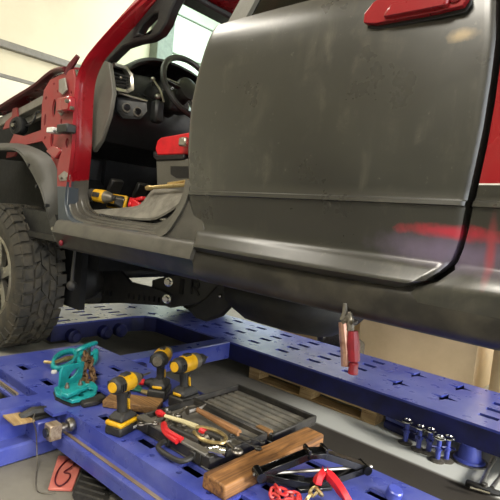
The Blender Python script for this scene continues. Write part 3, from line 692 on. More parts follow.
# vent with silver surround (faces the cabin)
v0 = [(-2.345,1.983), (-2.301,1.993), (-2.299,1.995), (-2.257,1.949), (-2.237,1.865), (-2.269,1.847), (-2.271,1.843), (-2.305,1.897)]
vy = [1.44, 1.45, 1.53, 1.545, 1.545, 1.53, 1.45, 1.44]
cc = Vector((sum(p[0] for p in v0) / 8, sum(vy) / 8, sum(p[1] for p in v0) / 8))
op = [Vector((x, y, z)) for (x, z), y in zip(v0, vy)]; ip = [cc + (p - cc) * 0.74 for p in op]
vt = MB().loft([[p + Vector((-0.03, 0.01, 0)) for p in op], op, [p + Vector((0.012, 0, 0)) for p in [cc + (q - cc) * 0.95 for q in op]], [p + Vector((0.010, 0, 0)) for p in ip], [p + Vector((-0.03, 0, 0)) for p in ip]], cap=False).build('dash_vent', M['silver'], truck)
MB().prism([p + Vector((-0.03, 0, 0)) for p in op], (-0.02, 0, 0)).build('vent_backing', M['black_gloss'], vt)
for k in range(4):
    t = (k + 0.7) / 4.4
    a = op[0].lerp(op[6], t); b = op[3].lerp(op[4], t) ; a = cc + (a - cc) * 0.74; b = cc + (b - cc) * 0.74
    MB().tube([a + Vector((-0.01, 0, 0)), b + Vector((-0.01, 0, 0))], 0.0045, 6).build('vent_slat', M['black'], vt)
MB().ball(cc + Vector((0.005, 0, 0)), 0.008).build('vent_knob', M['silver'], vt)
# headlamp switch panel
sp = [(-2.313,1.828), (-2.279,1.84), (-2.197,1.822), (-2.181,1.768), (-2.208,1.724), (-2.252,1.715), (-2.304,1.76)]
sy = [1.49, 1.49, 1.61, 1.61, 1.59, 1.5, 1.49]
pl = MB().prism([(x, y, z) for (x, z), y in zip(sp, sy)], (-0.03, 0.01, 0)).build('switch_panel', M['black'], truck, bevel=0.006)
tr_ = [(x + 0.006, y - 0.004, z) for (x, z), y in zip(sp[:3], sy[:3])]
MB().tube(tr_, 0.005, 6).build('panel_trim', M['silver'], pl)
for c_ in ((-2.259,1.53,1.774), (-2.216,1.57,1.759)):
    MB().lathe((c_[0] - 0.01, c_[1], c_[2]), (0.9, -0.3, 0.1), [(0.022, 0), (0.022, 0.012), (0.017, 0.014), (0.016, 0.026)], 16).build('rotary_switch', M['black_gloss'], pl)
    MB().lathe((c_[0] - 0.006, c_[1], c_[2]), (0.9, -0.3, 0.1), [(0.025, 0), (0.025, 0.010)], 16).build('switch_ring', M['toolgrey'], pl)
# instrument binnacle hood: arched shell
bn = [(-2.374,2.008), (-2.333,2.041), (-2.283,2.068), (-2.244,2.071), (-2.223,2.059), (-2.227,2.03), (-2.211,1.942)]
by = [1.60, 1.62, 1.68, 1.76, 1.88, 2.0, 2.02]
C_ = catmull([(x, y, z) for (x, z), y in zip(bn, by)], 3)
MB().grid([[p + Vector((0.0, 0, 0)), p + Vector((-0.02, 0, 0.006)), p + Vector((-0.12, 0, -0.01)), p + Vector((-0.25, 0, -0.05))] for p in C_], thick=(0, 0, 0.012)).build('binnacle_hood', M['black'], truck)
g_ = [(-2.354,1.995), (-2.281,2.052), (-2.224,2.052), (-2.232,2.017), (-2.197,1.888), (-2.271,1.847), (-2.321,1.859)]
gy = [1.62, 1.68, 1.76, 1.95, 1.95, 1.75, 1.65]
ins = MB().prism([(x - 0.06, y, z) for (x, z), y in zip(g_, gy)], (-0.05, 0, 0)).build('instrument_cluster', M['black_gloss'], truck)
for c_ in ((-2.363,1.74,1.952), (-2.297,1.86,1.965)):
    MB().lathe((c_[0] - 0.06, c_[1], c_[2]), (1, -0.2, 0.15), [(0.05, 0), (0.05, 0.012), (0.044, 0.014), (0.044, 0.002)], 22).build('gauge_ring', M['toolblack'], ins)
# steering column, stalks, wheel
cw = Vector((-2.115,1.83,1.941)); ax = Vector((0.90, -0.04, 0.42)).normalized()
MB().cyl(cw - ax * 0.32, cw - ax * 0.05, 0.055, 0.045, 14).build('steering_column', M['black'], truck)
MB().bb(*[v for p in zip((cw - ax * 0.14) - Vector((0.05, 0.07, 0.07)), (cw - ax * 0.14) + Vector((0.05, 0.07, 0.05))) for v in p]).build('column_shroud', M['black'], truck, bevel=0.02, segs=2)
s0 = Vector((-2.224,1.74,1.852)); s1 = Vector((-2.287,1.7,1.972))
MB().tube([s0, s0.lerp(s1, 0.5) + Vector((0.01, 0, 0.005)), s1], [0.006, 0.006, 0.005], 6).build('indicator_stalk', M['silver'], truck)
MB().ball(s1, 0.013).build('stalk_knob', M['silver'], truck)
MB().ball(Vector((-2.255,1.72,1.877)), (0.02, 0.02, 0.018)).build('stalk_button', M['silver'], truck)
a_ = Vector((-2.252,1.72,1.795)); MB().box(a_, (0.06, 0.06, 0.12)).build('stalk_switch', M['black'], truck, bevel=0.012)
u = ax.cross(Vector((0, 1, 0))).normalized(); w_ = ax.cross(u).normalized()
ring = [cw + (u * math.cos(t) + w_ * math.sin(t)) * 0.183 for t in [2 * math.pi * i / 40 for i in range(40)]]
sw = MB().tube(ring, 0.0165, 10, closed=True).build('steering_wheel', M['black'], truck)
MB().lathe(cw - ax * 0.045, ax, [(0.05, 0), (0.075, 0.015), (0.07, 0.035), (0.04, 0.045)], 20).build('airbag_cover', M['black'], sw)
for t in (math.pi / 2, -math.pi / 2, math.pi):
    dirv = u * math.cos(t) + w_ * math.sin(t)
    MB().tube([cw - ax * 0.03 + dirv * 0.05, cw - ax * 0.015 + dirv * 0.12, cw + dirv * 0.178], [0.022, 0.016, 0.013], 8, sq=0.5).build('wheel_spoke', M['black'], sw)
    MB().tube([cw - ax * 0.016 + dirv * 0.06 + u * 0.018, cw + dirv * 0.165 + u * 0.012], 0.004, 6).build('spoke_trim', M['silver'], sw)
# pedals, console
MB().bb(-2.64, -1.0, 2.05, 2.38, 1.15, 1.52).build('centre_console', M['black'], truck, bevel=0.02)
for y, c in ((1.62, 'pedal'), (1.80, 'pedal')):
    MB().box((-2.45, y, 1.36), (0.03, 0.08, 0.10), Matrix.Rotation(0.5, 3, 'Y')).build(c, M['toolblack'], truck, bevel=0.006)
# seat: red cushion on grey base
st_ = [(-1.986,1.6), (-1.957,1.614), (-1.868,1.621), (-1.45, 1.66), (-1.40, 1.60), (-1.45, 1.555), (-1.784,1.53), (-1.976,1.526), (-1.996,1.556)]
seat = MB().prism([(x, 1.53, z) for x, z in st_], (0, 0.5, 0)).build('seat_cushion', M['redplastic'], truck, bevel=0.022, segs=3)
MB().prism([(x, 1.525, z) for x, z in [(-2.002,1.546), (-1.976,1.526), (-1.77,1.53), (-1.767,1.507), (-1.973,1.501), (-1.998,1.516)]], (0, 0.5, 0)).build('seat_piping', M['black'], seat, bevel=0.004)
sb = [(-1.989,1.506), (-1.753,1.511), (-1.45, 1.50), (-1.45, 1.19), (-1.73,1.341), (-1.921,1.351), (-1.964,1.378)]
so = [(-1.869,1.475), (-1.726,1.476), (-1.719,1.422), (-1.817,1.419), (-1.863,1.437)]
MB().prism([(x, 1.535, z) for x, z in sb], (0, 0.48, 0)).build('seat_base', M['trim_grey'], seat, bevel=0.012, segs=2)
MB().prism([(x, 1.533, z) for x, z in so], (0, 0.004, 0)).build('seat_recess', M['black'], seat)
MB().loft([[(x, y, z) for x, y in ((-1.50 + k, 1.53), (-1.36 + k, 1.53), (-1.36 + k, 2.03), (-1.50 + k, 2.03))] for z, k in ((1.60, 0), (1.9, 0.08), (2.15, 0.15))]).build('seat_back', M['trim_grey'], truck, bevel=0.03, segs=2)
a_ = Vector((-1.748,1.5,1.581)); MB().box(a_, (0.05, 0.03, 0.04)).build('belt_buckle', M['silver'], seat, bevel=0.006)
# lifted carpet and sill mat
cp = [(-2.343,1.4,1.217), (-2.258,1.44,1.236), (-2.107,1.48,1.26), (-2.038,1.5,1.286), (-1.987,1.5,1.323), (-1.937,1.5,1.359), (-1.817,1.5,1.364), (-1.677,1.5,1.361)]
cq = [(-2.28,1.375,1.204), (-2.134,1.375,1.21), (-1.951,1.375,1.215), (-1.844,1.375,1.218), (-1.792,1.38,1.223), (-1.737,1.38,1.236), (-1.66,1.39,1.277), (-1.575,1.39,1.325)]
Pq, Pp = catmull(cq, 3), catmull(cp, 3)
rows = []
for a, b in zip(Pq, Pp):
    m_ = a.lerp(b, 0.45) + Vector((0, 0, 0.014)); rows.append([a, a.lerp(b, 0.12) + Vector((0, 0, 0.012)), m_, b, b + Vector((0, 0.05, -0.015)), b + Vector((0, 0.07, -0.10))])
MB().grid(rows, thick=(0, 0.004, -0.01)).build('lifted_carpet', M['carpet'], truck)
mt = [(-1.78,1.228), (-1.713,1.25), (-1.635,1.269), (-1.583,1.268), (-1.657,1.241), (-1.765,1.22)]
sc = MB()
for i in range(22):
    x = -2.16 + i * 0.027; sc.box((x, 1.372 + random.uniform(-0.004, 0.004), 1.205 - i * 0.0015), (0.02, 0.03, 0.018), rotz(random.uniform(-0.4, 0.4)))
sc.build('sill_foam', M['toolblack'], truck, bevel=0.003)
MB().box((-1.66, 1.42, 1.225), (0.16, 0.06, 0.012), Matrix.Rotation(0.12, 3, 'X')).build('floor_mat', M['carpet'], truck, bevel=0.004)
# --- underside
MB().bb(-3.0, 0.30, 1.34, 3.04, 1.03, 1.06).build('underfloor', M['under'], truck)
rail = [(-3.309,0.767), (-3.084,0.892), (-2.834,0.877), (-2.617,0.777), (-2.41,0.78), (-2.218,0.771), (-2.226,0.698), (-2.706,0.623), (-3.086,0.542), (-3.28,0.564)]
ro = []
for c_ in ((-2.961,0.657), (-2.912,0.659), (-2.864,0.661), (-2.816,0.663), (-2.615,0.686), (-2.562,0.69), (-2.51,0.693), (-2.459,0.702), (-2.409,0.705), (-2.361,0.714), (-2.313,0.717)):
    ro.append(oval(c_[0], c_[1], 0.012, 0.022, 1.9, 6))
MB().prism([(x, 1.9, z) for x, z in rail], (0, 0.02, 0), ro).build('skid_plate', M['under'], truck)
MB().prism([(x, 1.93, z) for x, z in [(-3.151,0.833), (-2.875,0.843), (-2.657,0.756), (-2.269,0.748), (-2.263,0.7), (-3.111,0.55)]], (0, 0.02, 0)).build('skid_backing', M['under'], truck)
fr_ = MB().bb(-3.5, -1.3, 2.05, 2.12, 0.92, 1.03).build('chassis_rail', M['under'], truck, bevel=0.01)
MB().bb(-3.5, -1.6, 2.70, 2.78, 0.86, 1.03).build('chassis_rail', M['under'], truck, bevel=0.01)
rpl = [(-2.522,0.802), (-2.368,0.852), (-1.909,0.947), (-1.895,0.847), (-1.95,0.78), (-2.323,0.659), (-2.525,0.671)]
cm = MB().prism([(x, 2.0, z) for x, z in rpl], (0, 0.03, 0)).build('crossmember_plate', M['liner'], truck, bevel=0.004)
for c_ in ((-2.228,0.842), (-2.232,0.74)):
    MB().lathe((c_[0], 1.895, c_[1]), (0.5, -1, 0), [(0.028, 0), (0.028, 0.012), (0.018, 0.014), (0.016, 0.03)], 12).build('crossmember_bolt', M['chrome'], cm)
MB().bb((-2.237,0.873)[0], (-2.21,0.877)[0], 1.985, 2.0, (-2.222,0.765)[1], (-2.235,0.861)[1]).build('plate_slot', M['black'], cm)
# embossed letter R
rx, rz = (-2.137,0.787); h = 0.075
R_ = MB()
def seg(x0, z0, x1, z1, w=0.014):
    a = Vector((rx + x0, 1.993, rz + z0)); b = Vector((rx + x1, 1.993, rz + z1)); d = (b - a); L = d.length + w * 0.8
    R_.box((a + b) / 2, (L, 0.006, w), Matrix.Rotation(-math.atan2(d.z, d.x), 3, 'Y'))
seg(0, 0, 0, h); seg(0, h, 0.045, h); seg(0.055, h - 0.01, 0.055, h - 0.03); seg(0, h - 0.038, 0.045, h - 0.038); seg(0.03, h - 0.04, 0.062, 0)
R_.build('plate_letter', M['black'], cm)
bl = [(-2.124,0.695), (-1.984,0.793), (-1.9,0.882), (-1.851,0.979), (-1.766,0.959), (-1.74,0.876), (-1.766,0.795), (-1.838,0.714), (-1.965,0.653), (-2.058,0.656)]
bd = MB().prism([(x, 1.96, z) for x, z in bl], (0, 0.03, 0)).build('control_arm_guard', M['under'], truck, bevel=0.015, segs=2)
c_ = (-1.863,0.821); MB().ball((c_[0], 1.957, c_[1]), 0.012).build('guard_bolt', M['chrome'], bd)
c_ = (-2.224,0.799)
MB().lathe((c_[0], 2.55, c_[1] + 0.12), (0, 0.1, -1), [(0.05, 0), (0.055, 0.05), (0.05, 0.1), (0.055, 0.15), (0.04, 0.24)], 14).build('shock_absorber', M['liner'], truck)
# fuel tank with rounded section
sec = []
for x, k in ((-1.86, 0.45), (-1.80, 0.8), (-1.66, 1.0), (-1.45, 1.0), (-1.28, 0.92), (-1.18, 0.5)):
    sec.append([(x, 2.2 + 0.36 * math.cos(a) * k, 0.86 + 0.17 * math.sin(a) * k) for a in [2 * math.pi * i / 16 for i in range(16)]])
MB().loft(sec).build('fuel_tank', M['under'], truck, angle=60)
MB().loft([[(x, 2.4 + r * math.cos(a), 0.90 + r * math.sin(a)) for a in [2 * math.pi * i / 12 for i in range(12)]] for x, r in ((-2.9, 0.05), (-2.5, 0.14), (-2.1, 0.12), (-1.6, 0.08), (-1.4, 0.05))]).build('gearbox', M['under'], truck, angle=60)
# front suspension: arms, link rod, red fitting
MB().ball((-3.0, 1.80, 0.74), (0.16, 0.12, 0.14)).build('steering_knuckle', M['under'], truck)
MB().tube([(-3.22, 1.6, 0.62), (-3.05, 1.85, 0.60), (-2.75, 2.1, 0.66)], [0.05, 0.045, 0.05], 8).build('lower_arm', M['under'], truck)
MB().cyl((-3.22, 1.5, 0.744), (-3.22, 2.95, 0.744), 0.05).build('axle', M['under'], truck)
a_, b_, d_ = Vector((-2.299,1.24,1.05)), Vector((-2.373,1.36,1.013)), Vector((-2.448,1.4,0.824))
MB().tube([a_, b_], 0.004, 6).build('link_wire', M['silver'], truck)
MB().tube([b_, d_], [0.007, 0.010], 8).build('sway_link', M['liner'], truck)
MB().ball(d_ + Vector((0, 0, -0.02)), 0.028).build('link_joint', M['under'], truck)
MB().ball(a_, (0.011, 0.011, 0.015)).build('red_fitting', M['redgrip'], truck)

# ---------------------------------------------------------------- things in the cab
rod = MB(); p0, p1 = Vector((-1.912,1.44,1.359)), Vector((-1.602,1.44,1.388))
rod.tube([p0, p0.lerp(p1, 0.08), p0.lerp(p1, 0.1), p1], [0.012, 0.013, 0.009, 0.010], 10)
rod.tube([p0.lerp(p1, 0.45) + Vector((0, 0.01, 0.012)), p1 + Vector((0, 0.02, 0.02))], 0.008, 8)
tag(rod.build('metal_rod', M['gold']), 'pale metal rod lying beside the red driver seat', 'rod')
rs = MB(); c_ = Vector((-2.061,1.5,1.274))
rs.box(c_ + Vector((0, 0, 0.0)), (0.085, 0.05, 0.05), Matrix.Rotation(0.3, 3, 'Y')); rs.box(c_ + Vector((0.035, 0, 0.032)), (0.05, 0.04, 0.018), Matrix.Rotation(-0.2, 3, 'Y')); rs.cyl(c_ + Vector((-0.02, -0.027, 0.0)), c_ + Vector((-0.02, -0.035, 0)), 0.012)
tag(rs.build('red_clip', M['redplastic'], bevel=0.006), 'small red plastic clip on the cab floor beside the cordless tool', 'clip')

# ================================================================ CORDLESS TOOLS
def drill(name, label, loc, rz, kind, rot=None, group=None):
    t = tag(empty(name, loc, rz, rot), label, 'drill')
    Y, K, G = M['yellow'], M['toolblack'], M['toolgrey']
    L = lambda mb, n, m, p=t, **kw: mb.build(n, m, p, local=True, **kw)
    def rr(x0, x1, hy, z0, z1):     # rounded-ish box
        return MB().bb(x0, x1, -hy, hy, z0, z1)
    big = kind == 'impact'
    if kind == 'small':
        b = L(rr(-0.055, 0.062, 0.038, 0, 0.036), 'battery', K, bevel=0.007, segs=2)
        L(rr(-0.057, 0.064, 0.039, 0.034, 0.052), 'battery_top', Y, b, bevel=0.007, segs=2)
        L(rr(0.02, 0.045, 0.0395, 0.012, 0.022), 'battery_plate', M['white'], b)
        L(MB().loft([[(x0, -y, z), (x1, -y, z), (x1, y, z), (x0, y, z)] for x0, x1, y, z in ((-0.05, 0.055, 0.034, 0.052), (-0.048, 0.045, 0.032, 0.064), (-0.026, 0.018, 0.02, 0.085))]), 'foot', K, bevel=0.006)
    else:
        h = 0.05
        b = L(rr(-0.06, 0.062, 0.042, 0, h), 'battery', K, bevel=0.008, segs=2)
        for s_ in (-1, 1): L(rr(-0.03, 0.03, 0.004, 0.006, 0.02).__class__().bb(-0.04, 0.04, s_ * 0.043 - 0.002, s_ * 0.043 + 0.002, 0.012, 0.030), 'battery_rib', G, b)
        L(MB().loft([[(x0, -y, z), (x1, -y, z), (x1, y, z), (x0, y, z)] for x0, x1, y, z in ((-0.052, 0.058, 0.037, h), (-0.050, 0.052, 0.035, h + 0.022), (-0.026, 0.02, 0.02, h + 0.042))]), 'foot', K, bevel=0.006)
        L(rr(-0.053, -0.03, 0.024, h + 0.003, h + 0.018), 'battery_latch', Y, b, bevel=0.004)
    z0, z1 = 0.075, 0.165
    hd = L(MB().loft([[(cx + rx * math.cos(a), ry * math.sin(a), z) for a in [2 * math.pi * i / 14 for i in range(14)]] for cx, rx, ry, z in ((-0.004, 0.024, 0.019, z0), (-0.010, 0.021, 0.017, 0.105), (-0.016, 0.022, 0.018, 0.14), (-0.018, 0.028, 0.022, z1 + 0.012))]), 'handle', K, angle=60)
    L(MB().prism([(0.010, -0.02, 0.085), (0.016, -0.02, 0.085), (0.010, -0.02, 0.13), (0.0, -0.02, 0.13)], (0, 0.04, 0)), 'handle_stripe', Y, hd, bevel=0.003)
    L(MB().tube([(0.012, 0, 0.150), (0.022, 0, 0.142), (0.020, 0, 0.128), (0.010, 0, 0.120)], [0.010, 0.010, 0.009, 0.007], 8), 'trigger', K, hd)
    zc = 0.19; R0 = 0.036 if kind != 'small' else 0.032
    def body(prof): return MB().lathe((0, 0, zc), (1, 0, 0), prof, 18)
    rear = -0.085 if kind != 'small' else -0.075
    L(body([(R0 * 0.55, rear), (R0 * 0.85, rear + 0.006), (R0, rear + 0.02), (R0, rear + 0.045)]), 'motor_cap', K, angle=40)
    L(body([(R0 * 0.6, rear - 0.002), (R0 * 0.62, rear + 0.003)]), 'rear_badge', Y if kind != 'impact' else G)
    L(body([(R0 * 1.02, rear + 0.045), (R0 * 1.06, rear + 0.055), (R0 * 1.06, 0.025), (R0, 0.032)]), 'motor_housing', Y, angle=40)
    for s_ in (-1, 1):
        for k in range(3): L(MB().bb(rear + 0.012 + k * 0.011, rear + 0.018 + k * 0.011, s_ * R0 - 0.003, s_ * R0 + 0.002, zc - 0.014, zc + 0.014), 'vent_slit', M['black'])
    L(MB().prism([(-0.03, -0.012, zc + R0 * 0.9), (0.02, -0.012, zc + R0 * 0.9), (0.015, -0.012, zc + R0 * 1.22), (-0.025, -0.012, zc + R0 * 1.22)], (0, 0.024, 0)), 'top_switch', K, bevel=0.004)
    if kind == 'drill':
        L(body([(R0, 0.032), (R0 * 1.02, 0.04), (R0 * 1.02, 0.062), (R0 * 0.8, 0.07)]), 'torque_ring', G, angle=40)
        L(body([(0.02, 0.070), (0.024, 0.078), (0.024, 0.105), (0.014, 0.122), (0.006, 0.124)]), 'chuck', K, angle=40)
        L(body([(0.004, 0.122), (0.004, 0.145), (0.003, 0.147)]), 'bit', M['steel'])
    elif kind == 'small':
        L(body([(R0, 0.03), (R0 * 0.95, 0.045), (R0 * 0.66, 0.072), (R0 * 0.5, 0.08)]), 'nose_cone', G, angle=40)
        L(body([(0.012, 0.08), (0.012, 0.095), (0.008, 0.098)]), 'chuck', K)
        L(body([(0.004, 0.098), (0.004, 0.15), (0.003, 0.152)]), 'bit', M['steel'])
    else:
        L(body([(R0, 0.03), (R0 * 1.0, 0.05), (R0 * 0.7, 0.085), (R0 * 0.5, 0.092)]), 'nose_cone', G, angle=40)
        L(body([(0.010, 0.092), (0.010, 0.115), (0.008, 0.117)]), 'square_drive', M['steel'])
    return t
drill('impact_driver', 'yellow and black cordless driver with a long bit, nearest the bench edge', (-1.51, 1.115, D), math.radians(106), 'small')
drill('impact_wrench', 'black-backed cordless impact wrench with a thick black battery, standing in the middle of three', (-1.70, 1.445, D), math.radians(126), 'impact')
drill('cordless_drill', 'yellow cordless drill with a grey chuck ring standing beside the open case', (-1.565, 1.475, D), math.radians(98), 'drill')
dr = drill('cordless_tool', 'yellow and black cordless tool lying in the cab footwell', tuple(Vector((-2.281,1.55,1.265)) + Vector((-0.06, 0.05, 0.01))), 0, 'small', rot=(math.radians(82), 0.05, math.radians(20)))

# wooden block under the driver
wb_ = MB(); wb_.box((-1.70, 1.285, D + 0.016), (0.20, 0.085, 0.032), rotz(0.9))
wbk = MB(); rz_ = math.atan2(0.153, 0.133)
wbk.box((-1.675, 1.285, D + 0.0165), (0.235, 0.105, 0.033), rotz(0.62))
tag(wbk.build('wood_block', M['wood_block'], bevel=0.004), 'rough brown wooden block lying behind the front driver', 'block')
# pliers with green grips, black/red screwdriver behind the block
pg = empty('hand_pliers', (-1.77, 1.40, D)); tag(pg, 'green gripped pliers with pale jaws behind the wooden block', 'pliers')
X_ = lambda *a: Vector(a) + Vector((-1.77, 1.40, D))
MB().tube([X_(-0.11, -0.03, 0.015), X_(-0.05, -0.02, 0.016), X_(0, 0.0, 0.014)], [0.009, 0.010, 0.007], 8).build('grip', M['green'], pg)
MB().tube([X_(-0.11, 0.015, 0.015), X_(-0.05, 0.018, 0.016), X_(0, 0.005, 0.014)], [0.009, 0.010, 0.007], 8).build('grip', M['green'], pg)
MB().tube([X_(0, 0.0, 0.014), X_(0.03, 0.012, 0.014), X_(0.085, 0.03, 0.012)], [0.010, 0.013, 0.006], 8).build('jaw', M['gold'], pg)
sdr = empty('screwdriver', (-1.87, 1.43, D)); tag(sdr, 'black and red screwdriver lying behind the wooden block', 'screwdriver')
X_ = lambda *a: Vector(a) + Vector((-1.87, 1.43, D))
MB().tube([X_(0.04, 0.03, 0.026), X_(0.06, 0.05, 0.026), X_(0.10, 0.075, 0.026), X_(0.13, 0.095, 0.026)], [0.012, 0.024, 0.025, 0.02], 10).build('handle', M['toolblack'], sdr)
MB().tube([X_(0.0, 0.0, 0.026), X_(0.04, 0.03, 0.026)], [0.016, 0.015], 10).build('collar', M['redplastic'], sdr)
MB().tube([X_(-0.09, -0.06, 0.012), X_(0.0, 0.0, 0.024)], 0.006, 8).build('shaft', M['steel'], sdr)

# ================================================================ OPEN TOOL CASE
case = tag(empty('tool_case', (-1.29, 1.45, D)), 'open black plastic tool case with ribbed lid lying flat on the deck', 'tool case')
CX0, CX1, CY0, CY1 = -1.50, -1.085, 1.165, 1.475
tray = MB()
z0, zt, wl_ = D + 0.001, D + 0.052, 0.012
tray.bb(CX0, CX1, CY0, CY1, z0, z0 + 0.008)
for b in ((CX0, CX1, CY0, CY0 + wl_), (CX0, CX1, CY1 - wl_, CY1), (CX0, CX0 + wl_, CY0, CY1), (CX1 - wl_, CX1, CY0, CY1)): tray.bb(*b, z0 + 0.008, zt)
tr_o = tray.build('tray', M['caseblack'], case, bevel=0.004)
MB().bb(CX0 + wl_, CX1 - wl_, CY0 + wl_, CY1 - wl_, z0 + 0.008, zt - 0.02).build('tray_insert', M['casegrey'], case, bevel=0.004)
for x in (-1.44, -1.37, -1.30, -1.23, -1.16):
    MB().bb(x - 0.004, x + 0.004, CY0 + 0.03, CY0 + 0.12, zt - 0.02, zt - 0.006).build('divider', M['casegrey'], tr_o, bevel=0.002)
MB().bb(CX0 + 0.015, CX1 - 0.02, CY0 - 0.006, CY0 + 0.03, zt - 0.006, zt + 0.006).build('tray_lip', M['casegrey'], case, bevel=0.003)
hx0, hx1 = -1.295, -1.16
MB().tube(catmull([(hx0, CY0, D + 0.03), (hx0 - 0.004, CY0 - 0.035, D + 0.026), (hx0 + 0.02, CY0 - 0.058, D + 0.022), (hx1 - 0.02, CY0 - 0.058, D + 0.022), (hx1 + 0.004, CY0 - 0.035, D + 0.026), (hx1, CY0, D + 0.03)], 4), 0.0095, 8).build('carry_handle', M['toolblack'], case)
for x in (hx0, hx1): MB().bb(x - 0.016, x + 0.016, CY0 - 0.014, CY0 + 0.004, D + 0.015, D + 0.048).build('handle_lug', M['toolblack'], case, bevel=0.003)
for x in (-1.43, -1.14): MB().bb(x - 0.018, x + 0.018, CY0 - 0.008, CY0 + 0.002, D + 0.012, D + 0.054).build('latch', M['toolblack'], case, bevel=0.002)
LY0, LY1 = 1.495, 1.80
LX0, LX1 = -1.535, -1.075
lid = MB(); lid.bb(LX0, LX1, LY0, LY1, D + 0.001, D + 0.012)
for b in ((LX0, LX1, LY0, LY0 + 0.012), (LX0, LX1, LY1 - 0.012, LY1), (LX0, LX0 + 0.012, LY0, LY1), (LX1 - 0.012, LX1, LY0, LY1)): lid.bb(*b, D + 0.012, D + 0.042)
lo = lid.build('lid', M['caseblack'], case, bevel=0.004)
for k in range(6):
    y = LY0 + 0.022 + k * 0.044
    MB().bb(LX0 + 0.03, LX1 - 0.03, y, y + 0.030, D + 0.012, D + 0.026).build('lid_rib', M['casegrey'], lo, bevel=0.004, segs=2)
for x in (-1.42, -1.19): MB().cyl((x - 0.03, 1.485, D + 0.02), (x + 0.03, 1.485, D + 0.02), 0.008, n=10).build('hinge', M['toolblack'], case)
MB().box((-1.13, 1.508, D + 0.035), (0.07, 0.03, 0.02)).build('wooden_tab', M['wood_block'], lo, bevel=0.003)
# tools lying in the tray
ZT = D + 0.055
def at(u, v): return None
t1 = empty('hammer', (-1.45, 1.45, ZT)); tag(t1, 'wooden handled hammer lying across the back of the open case', 'hammer')
h0, h1 = Vector((-1.373,1.365,0.487)), Vector((-1.131,1.358,0.48))
MB().tube([h0, h0.lerp(h1, 0.5), h1.lerp(h0, 0.1), h1], [0.010, 0.013, 0.016, 0.013], 10).build('handle', M['wood_handle'], t1)
dv = (h1 - h0).normalized(); sd_ = Vector((-dv.y, dv.x, 0.0)).normalized()
MB().tube([h0 + sd_ * 0.05 + Vector((0, 0, 0.01)), h0 + sd_ * 0.02, h0 - sd_ * 0.02, h0 - sd_ * 0.045], [0.004, 0.012, 0.013, 0.014], 8).build('head', M['steel'], t1)
t2 = empty('locking_c_clamp', (-1.33, 1.33, ZT)); tag(t2, 'pale gold locking c-clamp with a red tipped handle lying in the open case', 'clamp')
P = lambda u: u
pa = [Vector((-1.396,1.225,0.485)), Vector((-1.324,1.248,0.485)), Vector((-1.252,1.259,0.485))]
MB().tube(pa, [0.007, 0.009, 0.011], 8).build('clamp_body', M['cream'], t2)
ra = Vector((-1.446,1.227,0.483)); rb = Vector((-1.405,1.228,0.485))
MB().tube([ra + Vector((0.0, 0, 0)), ra.lerp(rb, 0.4), rb], [0.010, 0.015, 0.009], 8).build('red_tip', M['redplastic'], t2)
fk = [Vector((-1.253,1.254,0.486)), Vector((-1.219,1.278,0.488)), Vector((-1.17,1.291,0.488)), Vector((-1.122,1.278,0.487)), Vector((-1.107,1.243,0.485)), Vector((-1.139,1.216,0.484)), Vector((-1.184,1.206,0.484)), Vector((-1.23,1.224,0.484))]
MB().tube(catmull(fk, 4), 0.0075, 8).build('clamp_frame', M['gold'], t2)
t3 = empty('red_pliers', (-1.40, 1.24, ZT)); tag(t3, 'bent red handled pliers at the front of the open case', 'pliers')
MB().tube(catmull([Vector((-1.355,1.188,0.478)), Vector((-1.312,1.162,0.478)), Vector((-1.266,1.156,0.478)), Vector((-1.224,1.163,0.474))], 3), 0.011, 8).build('handle', M['redplastic'], t3)
MB().tube(catmull([Vector((-1.36,1.188,0.476)), Vector((-1.319,1.16,0.472)), Vector((-1.27,1.147,0.472)), Vector((-1.229,1.145,0.47))], 3), 0.009, 8).build('handle', M['redplastic'], t3)
MB().tube([Vector((-1.348,1.182,0.478)), Vector((-1.384,1.231,0.476))], [0.010, 0.005], 8).build('jaws', M['steel'], t3)
t4 = empty('socket_extension', (-1.18, 1.27, ZT)); tag(t4, 'short chrome socket lying near the wooden beam end of the case', 'socket')
a, b = Vector((-1.105,1.178,0.484)), Vector((-1.055,1.209,0.484))
ax4 = (b - a).normalized()
MB().lathe(a, ax4, [(0.008, 0.0), (0.016, 0.002), (0.016, 0.02), (0.020, 0.026), (0.020, (b - a).length), (0.011, (b - a).length), (0.010, (b - a).length - 0.02)], 16).build('socket_body', M['chrome'], t4)
t5 = empty('red_screwdriver', (-1.27, 1.33, ZT)); tag(t5, 'black screwdriver with red collar inside the gold clamp loop', 'screwdriver')
a, b = Vector((-1.207,1.262,0.478)), Vector((-1.133,1.27,0.478))
MB().tube([a, a.lerp(b, 0.3), b], [0.010, 0.014, 0.012], 10).build('handle', M['toolblack'], t5)
MB().tube([a + (a - b) * 0.35, a], [0.013, 0.012], 10).build('collar', M['redplastic'], t5)
MB().tube([a + (a - b) * 1.4, a + (a - b) * 0.35], 0.004, 6).build('shaft', M['steel'], t5)
def wrench(p0, p1, r, lab, m, name='spanner', cat='spanner'):
    p0, p1 = Vector(p0), Vector(p1); d = (p1 - p0).normalized()
    o = MB(); s_ = Vector((-d.y, d.x, 0)).normalized()
    o.tube([p0, p1], [r * 0.8, r * 0.8], 8, sq=0.6)
    for p, q in ((p0, -d), (p1, d)):
        o.tube([p + (d * math.cos(t) + s_ * math.sin(t)) * r * 1.7 for t in [2 * math.pi * i / 10 for i in range(10)]], r * 0.7, 6, closed=True)
    return tag(o.build(name, m), lab, cat)
wrench((-1.319,1.26,0.472), (-1.218,1.248,0.474), 0.008, 'dark steel spanner lying under the gold clamp handle', M['toolgrey'])
wrench((-1.116,1.272,0.484), (-1.039,1.247,0.482), 0.009, 'dark ring spanner leaning beside the chrome socket', M['steel'])
wrench((-1.133,1.322,0.478), (-1.022,1.338,0.472), 0.006, 'thin black spanner at the right end of the open case', M['toolblack'])
